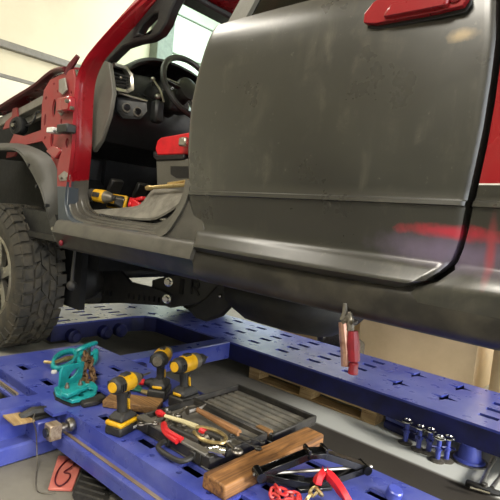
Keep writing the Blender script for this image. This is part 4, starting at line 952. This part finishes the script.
wrench((-1.146,1.358,0.478), (-1.045,1.389,0.47), 0.005, 'thin black spanner nearest the ribbed lid', M['toolblack'])
wrench((-1.407,1.123,0.476), (-1.384,1.169,0.476), 0.006, 'short steel spanner in the left corner of the open case', M['steel'])
wrench((-1.386,1.283,0.478), (-1.419,1.354,0.478), 0.006, 'short steel spanner beside the hammer head', M['steel'])
o = MB(); a, b = Vector((-1.32,1.193,0.474)), Vector((-1.194,1.202,0.474)); o.tube([a, b], [0.010, 0.014], 10); o.cyl(b, b + (b - a).normalized() * 0.015, 0.012)
tag(o.build('ratchet_handle', M['toolblack']), 'thick black ratchet handle lying between red pliers and gold clamp', 'ratchet')
for k, (p, m) in enumerate([((-1.183,1.226,0.468), 'a'), ((-1.148,1.222,0.468), 'b')]):
    o = MB().lathe(p, (0.2, 0.6, 0.5), [(0.008, 0), (0.010, 0.002), (0.010, 0.024), (0.007, 0.025)], 12)
    tag(o.build('socket', M['toolgrey']), ['small dull socket left of the chrome socket', 'small dull socket touching the chrome socket'][k], 'socket')

rs_ = random.Random(4)
for k in range(9):
    x = -1.47 + (k % 5) * 0.027 + rs_.uniform(-0.004, 0.004); y = 1.265 + (k // 5) * 0.03 + rs_.uniform(-0.004, 0.004); r_ = rs_.choice((0.009, 0.011, 0.012))
    o = MB().lathe((x, y, D + 0.033), (rs_.uniform(-0.5, 0.5), rs_.uniform(-0.5, 0.3), 1), [(r_ * 0.8, 0), (r_, 0.002), (r_, 0.024), (r_ * 0.7, 0.025), (r_ * 0.6, 0.016)], 12)
    tag(o.build('socket', M['steel'] if k % 2 else M['toolgrey']), 'small worn socket, %s from the left in the %s row of the case left compartment' % (('first', 'second', 'third', 'fourth', 'fifth')[k % 5], ('front', 'back')[k // 5]), 'socket', 'sockets in the left compartment of the case')
# ================================================================ WOOD BEAM, JACK, CHAINS
bp = [(-1.037,1.11), (-0.951,1.09), (-0.892,1.566), (-0.999,1.631)]
bmx = MB()
ys = [1.085, 1.2, 1.30, 1.38, 1.40, 1.43, 1.5, 1.655]
ws = [0.050, 0.051, 0.052, 0.052, 0.048, 0.047, 0.046, 0.044]
xc = [-0.985, -0.985, -0.985, -0.986, -0.987, -0.988, -0.989, -0.990]
secs = [[(x - w_, y, D), (x + w_, y, D), (x + w_ * 0.97, y, D + 0.048 + 0.002 * math.sin(y * 40)), (x - w_ * 0.96, y, D + 0.05)] for x, y, w_ in zip(xc, ys, ws)]
tag(bmx.loft(secs).build('wood_beam', M['wood_old'], bevel=0.006, segs=2), 'weathered brown timber offcut lying across the deck by the scissor jack', 'timber')
jack = tag(empty('scissor_jack', (-0.85, 1.45, D)), 'small black scissor jack on the deck beside the wooden timber', 'jack')
jl, jr = Vector((-0.909,1.21,0.47)), Vector((-0.711,1.531,0.47))
top = Vector((-0.834,1.401,0.52)); bot = jl.lerp(jr, 0.5); bot.z = D + 0.014; top = jl.lerp(jr, 0.5); top.z = D + 0.115
dj = (jr - jl).normalized(); sj = Vector((-dj.y, dj.x, 0))
def arm(a, b, nm, w=0.019):
    d = (b - a); L = d.length; d.normalize(); up = sj.cross(d).normalized()
    m = MB()
    for s_ in (-1, 1):
        m.add([a + sj * s_ * w + up * k + d * 0 for k in (-0.012, 0.012)] + [b + sj * s_ * w + up * k for k in (0.012, -0.012)] + [a + sj * s_ * (w - 0.004) + up * k for k in (-0.012, 0.012)] + [b + sj * s_ * (w - 0.004) + up * k for k in (0.012, -0.012)],
              [(0, 1, 2, 3), (7, 6, 5, 4), (0, 4, 5, 1), (1, 5, 6, 2), (2, 6, 7, 3), (3, 7, 4, 0)])
    m.add([a + sj * -w + up * 0.012, a + sj * w + up * 0.012, b + sj * w + up * 0.012, b + sj * -w + up * 0.012] + [a + sj * -w + up * 0.009, a + sj * w + up * 0.009, b + sj * w + up * 0.009, b + sj * -w + up * 0.009],
          [(0, 1, 2, 3), (7, 6, 5, 4), (0, 4, 5, 1), (1, 5, 6, 2), (2, 6, 7, 3), (3, 7, 4, 0)])
    return m.build(nm, M['black_gloss'], jack, bevel=0.002)
arm(jl, top - dj * 0.02, 'upper_arm'); arm(jr, top + dj * 0.02, 'upper_arm'); arm(jl, bot - dj * 0.02, 'lower_arm', 0.023); arm(jr, bot + dj * 0.02, 'lower_arm', 0.023)
MB().tube([jl + dj * -0.02, jr + dj * 0.03], 0.006, 8).build('lead_screw', M['steel'], jack)
for p, nm in ((jl, 'pivot_block'), (jr, 'pivot_block')):
    MB().cyl(p - sj * 0.028, p + sj * 0.028, 0.016, n=12).build(nm, M['black_gloss'], jack)
R3 = Matrix((dj, sj, Vector((0, 0, 1)))).transposed()
MB().box(top, (0.07, 0.05, 0.022), R3).build('saddle', M['black_gloss'], jack, bevel=0.005)
MB().box(bot + Vector((0, 0, -0.007)), (0.12, 0.07, 0.014), R3).build('base_plate', M['black_gloss'], jack, bevel=0.003)
for s_ in (-1, 1): MB().box(top + dj * 0.03 * s_ + Vector((0, 0, 0.014)), (0.012, 0.05, 0.018), R3).build('saddle_ear', M['black_gloss'], jack, bevel=0.003)
# red bent clamp head
rc = tag(empty('red_pull_clamp', (-0.75, 1.40, D)), 'red painted hooked pulling clamp at the bottom edge in front of the jack', 'clamp')
q = [Vector((-0.755,1.309,0.47)), Vector((-0.755,1.317,0.49)), Vector((-0.746,1.342,0.495)), Vector((-0.716,1.343,0.485)), Vector((-0.675,1.339,0.46)), Vector((-0.654,1.351,0.43))]
C_ = catmull(q, 3); sec = []
for i, p in enumerate(C_):
    d = (C_[min(i + 1, len(C_) - 1)] - C_[max(i - 1, 0)]).normalized(); sN = Vector((0.64, 0.76, 0)); sN = (sN - d * sN.dot(d)).normalized(); uN = d.cross(sN)
    a_, b_ = 0.011, 0.015
    sec.append([p + sN * a_ + uN * b_, p - sN * a_ + uN * b_, p - sN * a_ - uN * b_, p + sN * a_ - uN * b_])
MB().loft(sec).build('hook', M['redplastic'], rc, bevel=0.004)
MB().cyl(C_[-1] + Vector((0, 0, 0.0)), C_[-1] + Vector((0.01, -0.01, -0.016 + 0.0)), 0.022, n=12).build('foot', M['redplastic'], rc)
def chain(name, label, pts, L, r, m, cat='chain'):
    root = tag(empty(name, (pts[0][0], pts[0][1], min(p[2] for p in pts) - r)), label, cat)
    C = catmull(pts, 12); acc = 0; last = C[0]; k = 0; out = [C[0]]
    step = L * 0.72
    for p in C[1:]:
        acc += (p - last).length; last = p
        if acc >= step: out.append(p); acc = 0
    for i in range(len(out) - 1):
        c = (out[i] + out[i + 1]) / 2; d = (out[i + 1] - out[i]).normalized()
        u, w = MB().ring_frame(d)
        s = (u * math.cos(0.6) + w * math.sin(0.6)) if i % 2 else (u * math.cos(0.6 + math.pi / 2) + w * math.sin(0.6 + math.pi / 2))
        pts_ = []
        for j in range(14):
            t = 2 * math.pi * j / 14; x = math.cos(t); pts_.append(c + d * (x * L * 0.36 + math.copysign(L * 0.14, x) if abs(x) > 0.01 else 0 * x) + s * math.sin(t) * L * 0.30)
        MB().tube(pts_, r, 6, closed=True).build('link', m, root)
    return root
chain('red_chain', 'red painted chain heaped at the bottom edge beside the jack', [(-0.851,1.227,0.45), (-0.819,1.215,0.45), (-0.802,1.246,0.44), (-0.775,1.263,0.43), (-0.789,1.22,0.43), (-0.827,1.199,0.43), (-0.851,1.203,0.44), (-0.84,1.218,0.452)], 0.030, 0.0048, M['redchain'])
chain('gold_chain', 'gold zinc plated chain between red chain and red hook', [(-0.763,1.268,0.43), (-0.758,1.285,0.445), (-0.752,1.296,0.46), (-0.734,1.297,0.455), (-0.716,1.3,0.44)], 0.030, 0.0048, M['gold'])
# blue stub on the deck
o = MB().lathe((-0.60, 1.53, D), (0.25, -0.05, 1), [(0.026, 0.0), (0.026, 0.03), (0.022, 0.034)], 16)
tag(o.build('deck_pin', M['blue']), 'short blue steel pin standing on the deck at bottom right', 'pin')
o = MB().lathe((-2.228,1.215,0.414), (0, 0, 1), [(0.014, 0), (0.015, 0.004), (0.013, 0.012), (0.006, 0.013)], 12)
tag(o.build('white_nut', M['white']), 'small white nut on the deck in front of the teal clamps', 'nut')

# ================================================================ TEAL CLAMPS
tc = tag(empty('loop_clamp', (-2.36, 1.38, D)), 'teal loop-shaped pulling clamp lying on the deck by the tyre', 'clamp')
pts = [(-2.275,1.222,0.435), (-2.345,1.267,0.45), (-2.392,1.329,0.46), (-2.416,1.4,0.46), (-2.397,1.43,0.455), (-2.315,1.385,0.445), (-2.266,1.33,0.435), (-2.234,1.258,0.43), (-2.237,1.224,0.43)]
C_ = catmull([Vector(p) for p in pts] + [Vector(pts[0])], 3)[:-1]
cl_ = sum(C_, Vector()) / len(C_)
C_ = [cl_ + (p - cl_) * 0.86 + Vector((0, 0, -0.006)) for p in C_]
MB().tube(C_, 0.012, 8, closed=True, sq=1.5).build('loop', M['teal'], tc, angle=50)
MB().tube([(-2.335,1.215,0.44), (-2.297,1.248,0.44), (-2.326,1.329,0.44), (-2.336,1.38,0.44)], [0.007, 0.010, 0.016, 0.010], 8).build('jaw_insert', M['gold'], tc)
tj = tag(empty('jaw_clamp', (-2.40, 1.56, D)), 'teal two-armed clamp with bolt behind the rusty chain', 'clamp')
MB().tube(catmull([(-2.384,1.412,0.45), (-2.37,1.455,0.475), (-2.411,1.547,0.475)], 3), 0.020, 8, sq=0.7).build('upper_arm', M['teal'], tj)
MB().tube(catmull([(-2.274,1.38,0.43), (-2.326,1.397,0.44), (-2.361,1.452,0.45), (-2.323,1.478,0.445), (-2.334,1.508,0.46)], 3), 0.015, 8, sq=0.8).build('lower_arm', M['teal'], tj)
MB().cyl((-2.238,1.404,0.436), (-2.406,1.508,0.47), 0.011, n=8).build('bolt', M['steel'], tj)
MB().tube(catmull([(-2.268,1.376,0.432), (-2.197,1.38,0.43), (-2.259,1.458,0.432), (-2.33,1.507,0.45)], 3), 0.014, 8).build('jaw', M['teal'], tj)
tp = tag(empty('plate_clamp', (-1.98, 1.20, D)), 'teal clamp with an upright plate on a slotted base nearest the edge', 'clamp')
b0, b1 = Vector((-1.967,1.097,0.43)), Vector((-2.029,1.234,0.43))
pa_, pb_ = Vector((-1.969,1.106,0.45)), Vector((-2.009,1.236,0.45))
dn = (pb_ - pa_).normalized(); nn = Vector((-dn.y, dn.x, 0))
ph = [pa_ + Vector((0, 0, -0.012)), pb_ + Vector((0, 0, -0.012)), pb_ + dn * 0.01 + Vector((0, 0, 0.075)), pa_ + dn * 0.01 + Vector((0, 0, 0.085)), pa_ + Vector((0, 0, 0.06))]
hc = pa_.lerp(pb_, 0.5) + Vector((0, 0, 0.035)) + dn * 0.01
ph_h = [hc + dn * 0.028 * math.cos(t) + Vector((0, 0, 0.016 * math.sin(t) + 0.012 * math.cos(t))) for t in [2 * math.pi * i / 10 for i in range(10)]]
MB().prism(ph, nn * 0.012, [ph_h]).build('upright_plate', M['teal'], tp, bevel=0.002)
def padpoly(pts, z): return [Vector((x, y, z)) for x, y in pts]
base = [(-1.987,1.089), (-2.012,1.14), (-2.027,1.237), (-1.972,1.272), (-1.895,1.25), (-1.821,1.19), (-1.808,1.13), (-1.816,1.079), (-1.862,1.069), (-1.92,1.063)]
def hz(u): 
    return [(u[0] + 0.022 * math.cos(t), u[1] + 0.014 * math.sin(t), 0.442) for t in [2 * math.pi * i / 8 for i in range(8)]]
hs = [hz((-1.881,1.201)), hz((-1.853,1.137)), hz((-1.933,1.212))]
MB().prism(padpoly(base, 0.442), (0, 0, -0.016), hs).build('slotted_base', M['teal'], tp, bevel=0.003)
b2 = [(-1.904,1.071), (-1.927,1.167), (-1.878,1.197), (-1.849,1.132), (-1.826,1.065), (-1.861,1.052)]
MB().prism(padpoly(b2, 0.466), (0, 0, -0.02)).build('upper_pad', M['teal'], tp, bevel=0.005)
MB().prism(padpoly([(x + 0.004, y - 0.004) for x, y in base], 0.424), (0, 0, -0.009)).build('rubber_foot', M['toolblack'], tp)
for u in ((-1.895,1.097,0.466), (-1.897,1.16,0.466)): MB().lathe(u, (0, 0, 1), [(0.010, 0), (0.010, 0.008), (0.006, 0.014), (0.006, 0.022)], 8).build('pad_bolt', M['toolgrey'], tp)
chain('rusty_chain', 'rusty brown chain draped over the teal clamps', [(-2.143,1.329,0.52), (-2.088,1.293,0.5), (-2.052,1.268,0.48), (-2.016,1.249,0.455), (-1.961,1.239,0.44), (-1.981,1.282,0.44), (-2.033,1.301,0.46), (-2.089,1.323,0.48), (-2.143,1.359,0.5)], 0.042, 0.0075, M['rust'])
kn = [(-1.807,1.111), (-1.836,1.146), (-1.834,1.233), (-1.783,1.225), (-1.766,1.171), (-1.771,1.108)]
tag(MB().prism(padpoly(kn, 0.436), (0, 0, -0.0215)).build('rubber_pad', M['toolblack'], bevel=0.005), 'flat black rubber pad in front of the teal base', 'pad')

# ================================================================ SMALL WINCH GEAR ON THE OUTRIGGER
wn = tag(empty('end_stop_roller', (-1.83, 0.98, 0.36)), 'steel block with a knurled roller bolted to the bench corner', 'roller')
c_ = Vector((-1.73,0.957,0.375))
MB().box(c_ + Vector((0, 0, 0)), (0.05, 0.05, 0.062)).build('block', M['brass'], wn, bevel=0.004)
MB().cyl(c_ + Vector((0.0, -0.026, 0)), c_ + Vector((0, -0.034, 0)), 0.018, n=14).build('bearing', M['black'], wn)
MB().lathe(c_ + Vector((0, 0.025, 0.004)), (0.05, 1, 0.1), [(0.012, 0), (0.018, 0.003), (0.018, 0.02), (0.010, 0.022), (0.010, 0.03), (0.024, 0.033), (0.028, 0.045), (0.024, 0.058), (0.012, 0.062)], 16).build('roller', M['steel'], wn)
MB().tube([(-1.89, 0.90, 0.386), (-1.885, 0.95, 0.40), (-1.88, 1.00, 0.395), (-1.86, 1.03, 0.375)], [0.016, 0.022, 0.02, 0.012], 8).build('spring_arm', M['toolblack'], wn)
MB().box((-1.88, 0.965, 0.378), (0.05, 0.09, 0.012)).build('mount_plate', M['toolblack'], wn, bevel=0.003)
wp = [(-1.901,0.841), (-1.884,0.899), (-1.768,0.9), (-1.778,0.826)]
wp = [(-1.935, 0.863), (-1.935, 0.925), (-1.80, 0.905), (-1.80, 0.835)]
tag(MB().prism([(-1.93,0.85,0.396), (-1.93,0.918,0.391), (-1.84,0.937,0.385), (-1.84,0.855,0.39)], (0, 0, -0.008)).build('wooden_shim', M['wood_pallet']), 'thin pale wooden shim resting on the bench corner at left', 'shim')
cb = [(-1.91,0.978,0.401), (-1.825,0.922,0.394), (-1.82,0.935,0.343), (-1.8,0.937,0.236), (-1.8,0.949,0.129)]
cb = cb[:4] + [(-1.656,0.865,0.22), (-1.604,0.862,0.218), (-1.574,0.899,0.218)]
tag(MB().tube(catmull(cb, 5), 0.0022, 6).build('thin_wire', M['toolgrey']), 'thin grey wire hanging from the bench corner to the floor', 'wire')

# ================================================================ FLOOR THINGS, LEFT
pk = tag(empty('salmon_board', (-1.66, 0.98, F)), 'salmon pink board with a dark cord loop lying on the floor', 'board')
pp = [(-1.605,0.885,0.228), (-1.547,0.946,0.228), (-1.674,1.059,0.228), (-1.763,1.062,0.228), (-1.801,1.026,0.228)]
MB().prism(pp, (0, 0, -0.012)).build('board', M['pink'], pk, bevel=0.003)
lp = [(-1.735,1.059,0.232), (-1.732,1.023,0.232), (-1.689,0.967,0.232), (-1.626,0.922,0.232), (-1.585,0.919,0.232), (-1.603,0.961,0.232), (-1.636,0.987,0.232), (-1.659,0.975,0.234), (-1.673,1.011,0.236), (-1.711,1.063,0.232)]
MB().tube(catmull([Vector(p) for p in lp], 4), 0.003, 6).build('cord', M['maroon'], pk)
bx = tag(empty('rubber_mat', (-1.45, 1.10, F)), 'black ribbed rubber mat on the floor under the near bench beam', 'mat')
mp = [(-1.526,0.935,0.223), (-1.716,1.111,0.223), (-1.72,1.189,0.223), (-1.603,1.151,0.223), (-1.39,0.995,0.223), (-1.425,0.908,0.223)]
MB().prism(mp, (0, 0, -0.008)).build('sheet', M['toolblack'], bx)
for k in range(7):
    a = Vector(mp[0]).lerp(Vector(mp[1]), (k + 0.5) / 7); b = Vector(mp[4]).lerp(Vector(mp[3]), (k + 0.5) / 7)
    MB().tube([a.lerp(b, 0.06) , a.lerp(b, 0.9)], 0.006, 6).build('rib', M['toolblack'], bx)
MB().bb(-1.20, -1.16, 1.2, 1.24, F, 0.28).build('leg', M['blue_dark'], bench)

# ================================================================ FLOOR THINGS, RIGHT
pal = tag(empty('wood_pallet', (-1.6, 2.75, F)), 'pale wooden pallet on the floor under the far blue runway', 'pallet')
PX0, PX1, PY0, PY1 = -2.03, -1.115, 2.475, 3.0
px = MB()
for k in range(4):
    y = PY0 + k * 0.14; MB().bb(PX0, PX1, y, y + 0.10, F + 0.064, F + 0.079).build('deck_board', M['wood_pallet'], pal, bevel=0.002)
for y in (PY0, PY0 + 0.21, PY1 - 0.10):
    MB().bb(PX0, PX1, y, y + 0.10, F, F + 0.012).build('bottom_board', M['wood_pallet'], pal, bevel=0.002)
    for x in (PX0, -1.62, PX1 - 0.09): MB().bb(x, x + 0.09, y, y + 0.10, F + 0.012, F + 0.054).build('block', M['wood_pallet'], pal, bevel=0.002)
for x in (PX0, -1.62, PX1 - 0.09): MB().bb(x, x + 0.09, PY0, PY1, F + 0.054, F + 0.064).build('cross_board', M['wood_pallet'], pal, bevel=0.002)
rc_ = Vector((-2.062,2.595,0.255))
o = MB().lathe(rc_, (0.35, -0.9, 0.1), [(0.02, 0), (0.036, 0.004), (0.036, 0.03), (0.02, 0.036), (0.012, 0.03)], 18)
o.box(rc_ + Vector((0.01, -0.01, -0.033)), (0.05, 0.05, 0.014))
tag(o.build('cream_roller', M['cream']), 'round cream coloured roller beside the left end of the pallet', 'roller')
# blue hydraulic tube with box channel on top
ht = tag(empty('blue_bracket', (-1.0, 2.5, F)), 'dark blue box bracket with a silver top plate, lying beside the pallet end', 'bracket')
a_, b_ = Vector((-1.066,2.501,0.243)), Vector((-0.879,2.477,0.243)); d_ = (b_ - a_).normalized(); R3 = rotz(math.atan2(d_.y, d_.x)); mid = a_.lerp(b_, 0.5)
MB().cyl(a_, b_, 0.027, n=18).build('tube', M['blue_dark'], ht, bevel=0.003)
ua = mid + Vector((0, 0.012, 0.033))
MB().box(ua, ((b_ - a_).length * 0.98, 0.05, 0.022), R3).build('channel', M['blue'], ht, bevel=0.003)
MB().box(ua + d_ * 0.02 + Vector((0, 0, 0.0115)), ((b_ - a_).length * 0.6, 0.048, 0.004), R3).build('top_plate', M['silver'], ht, bevel=0.001)
MB().lathe(b_ + Vector((0, 0.01, 0.031)), d_, [(0.01, 0), (0.014, 0.006), (0.012, 0.02)], 14).build('end_cap', M['silver'], ht)
def mount(x, y, label, h=0.13):
    r = tag(empty('screw_stand', (x, y, F)), label, 'stand', 'blue screw stands under the far runway')
    MB().lathe((x, y, F), (0, 0, 1), [(0.034, 0), (0.036, 0.005), (0.030, 0.009), (0.014, 0.013)], 18).build('foot', M['toolgrey'], r)
    MB().lathe((x, y, F + 0.010), (0, 0, 1), [(0.012, 0), (0.012, h * 0.35), (0.018, h * 0.37), (0.018, h * 0.47), (0.011, h * 0.49), (0.011, h * 0.8)], 14).build('stem', M['blue'], r)
    for k in range(3):
        a = k * 2.1 + x * 9; MB().cyl((x, y, F + 0.014 + h * 0.42), (x + 0.036 * math.cos(a), y + 0.036 * math.sin(a), F + 0.014 + h * 0.44), 0.006, 0.005, 8).build('spoke', M['blue_dark'], r)
    MB().lathe((x, y, F + h * 0.82), (0, 0, 1), [(0.018, 0), (0.029, 0.004), (0.031, 0.010), (0.027, 0.015), (0.017, 0.016), (0.015, 0.006)], 18).build('cup', M['chrome'], r)
    MB().cyl((x, y, F + h * 0.82), (x, y, F + h * 0.82 + 0.009), 0.014, n=12).build('cup_centre', M['blue_dark'], r)
for (x, y), lab in (((-0.917,2.413), 'blue screw stand set apart, first from the pallet'), ((-0.841,2.392), 'blue screw stand second from the pallet'),
                    ((-0.795,2.403), 'blue screw stand half hidden behind its neighbours'), ((-0.734,2.356), 'blue screw stand in the middle of the cluster, nearest the dark floor'),
                    ((-0.705,2.393), 'blue screw stand last in the row, next to the round bench foot')):
    mount(x, y, lab)
# chrome puller
cp_ = tag(empty('chrome_puller', (-0.52, 2.31, F)), 'chrome two-legged puller with black head on the floor at right', 'puller')
MB().tube([(-0.557,2.218,0.235), (-0.527,2.213,0.237), (-0.482,2.226,0.235), (-0.433,2.246,0.233)], [0.016, 0.018, 0.017, 0.012], 10).build('head', M['toolblack'], cp_)
MB().tube([(-0.502,2.222,0.245), (-0.519,2.354,0.245), (-0.53,2.457,0.243), (-0.539,2.56,0.24)], [0.012, 0.008, 0.009, 0.013], 10).build('leg', M['silver'], cp_)
MB().tube([(-0.465,2.244,0.245), (-0.469,2.369,0.243), (-0.474,2.508,0.24)], [0.010, 0.008, 0.012], 10).build('leg', M['silver'], cp_)
MB().tube([(-0.528,2.158,0.252), (-0.456,2.178,0.252)], 0.008, 8).build('cross_bolt', M['chrome'], cp_)
MB().lathe((-0.491,2.226,0.24), (0, 0, 1), [(0.014, 0), (0.014, 0.02), (0.008, 0.022)], 8).build('hub_nut', M['steel'], cp_)
# cardboard cartons behind the far runway
bxA = tag(empty('cardboard_box', (-1.33, 3.9, F)), 'large plain cardboard box standing behind the far runway', 'box')
MB().bb(-1.80, -0.925, 3.5, 4.2, F, 0.88).build('carton', M['card'], bxA, bevel=0.004)
fl = [(-2.0, 3.49, 0.60), (-1.90, 3.485, 0.63), (-1.78, 3.485, 0.65), (-1.72, 3.485, 0.70), (-1.60, 3.485, 0.72), (-1.60, 3.485, 0.80), (-2.0, 3.49, 0.80)]
MB().prism([(-1.79, 3.494, 0.88), (-0.93, 3.494, 0.88), (-0.93, 3.40, 0.96), (-1.79, 3.40, 0.96)], (0, 0.005, 0.003)).build('flap', M['card'], bxA)
tag(MB().lathe((-0.735, 3.55, F), (0, 0, 1), [(0.10, 0), (0.10, 0.9), (0.085, 0.9), (0.085, 0.05)], 24).build('cardboard_tube', M['card']), 'thick upright cardboard tube right of the large box', 'tube')
tag(MB().bb(-2.75, -1.86, 3.75, 4.4, F, 0.72).build('brown_carton', M['card'], bevel=0.004), 'shadowed brown carton left of the large box behind the runway', 'box')
bg = MB()
bg.loft([[(x0 - 0.0, y0, z), (x1, y0, z), (x1, y1, z), (x0, y1, z)] for x0, x1, y0, y1, z in ((-0.60, -0.1, 3.5, 3.9, F), (-0.63, -0.08, 3.46, 3.93, 0.35), (-0.60, -0.12, 3.5, 3.9, 0.62), (-0.52, -0.2, 3.6, 3.8, 0.72))])
tag(bg.build('black_bag', M['bag'], bevel=0.03, segs=2), 'black leather bag standing at the right edge beyond the bench', 'bag')
# alloy part resting behind the runway
al = tag(empty('alloy_housing', (-1.80, 3.28, F)), 'dull grey alloy housing with bolt bosses behind the hanging locking pliers', 'housing')
MB().loft([[(x, y, z) for y, z in ((3.2, F), (3.36, F), (3.36, h), (3.2, h + 0.02))] for x, h in ((-2.0, 0.40), (-1.9, 0.47), (-1.76, 0.46), (-1.66, 0.42))]).build('housing', M['toolgrey'], al, bevel=0.015)
for x, z in ((-1.73, 0.40), (-1.94, 0.42)): MB().cyl((x, 3.2, z), (x, 3.165, z), 0.03, n=12).build('boss', M['steel'], al, bevel=0.004)

# ================================================================ LOCKING PLIERS ON THE ROCKER
lp_ = tag(empty('locking_pliers', (-0.72, 1.22, 0.86)), 'locking pliers with one red handle hanging from the black rocker panel', 'pliers')
YP = 1.245
MB().tube([(-0.694,1.245,1.058), (-0.691,1.245,1.033), (-0.695,1.245,1.009)], [0.006, 0.008, 0.010], 8).build('jaw', M['steel'], lp_)
MB().tube([(-0.679,1.245,1.036), (-0.669,1.245,1.014), (-0.669,1.245,0.986)], [0.005, 0.010, 0.012], 8).build('jaw', M['toolgrey'], lp_)
MB().prism([(x, 1.237, z) for x, z in [(-0.7,1.002), (-0.687,1.022), (-0.669,1.037), (-0.658,1.0), (-0.663,0.964), (-0.686,0.97)]], (0, 0.012, 0)).build('head_plate', M['steel'], lp_, bevel=0.002)
MB().tube([(-0.691,1.24,1.004), (-0.681,1.24,0.96), (-0.672,1.24,0.922), (-0.669,1.24,0.882)], [0.013, 0.0145, 0.0145, 0.011], 10).build('steel_handle', M['copper'], lp_)
MB().tube([(-0.659,1.245,0.985), (-0.653,1.245,0.946), (-0.645,1.245,0.902)], [0.014, 0.0185, 0.0165], 10).build('red_handle', M['redgrip'], lp_)
MB().lathe((-0.645,1.245,0.902), (0.02, 0, -1), [(0.008, 0), (0.013, 0.006), (0.013, 0.02), (0.014, 0.022), (0.014, 0.036), (0.008, 0.038)], 12).build('adjuster_knob', M['redgrip'], lp_)
for p in ((-0.684,1.228,1.007), (-0.662,1.233,1.009)): MB().cyl(Vector(p), Vector(p) + Vector((0, 0.03, 0)), 0.006, n=8).build('rivet', M['steel'], lp_)
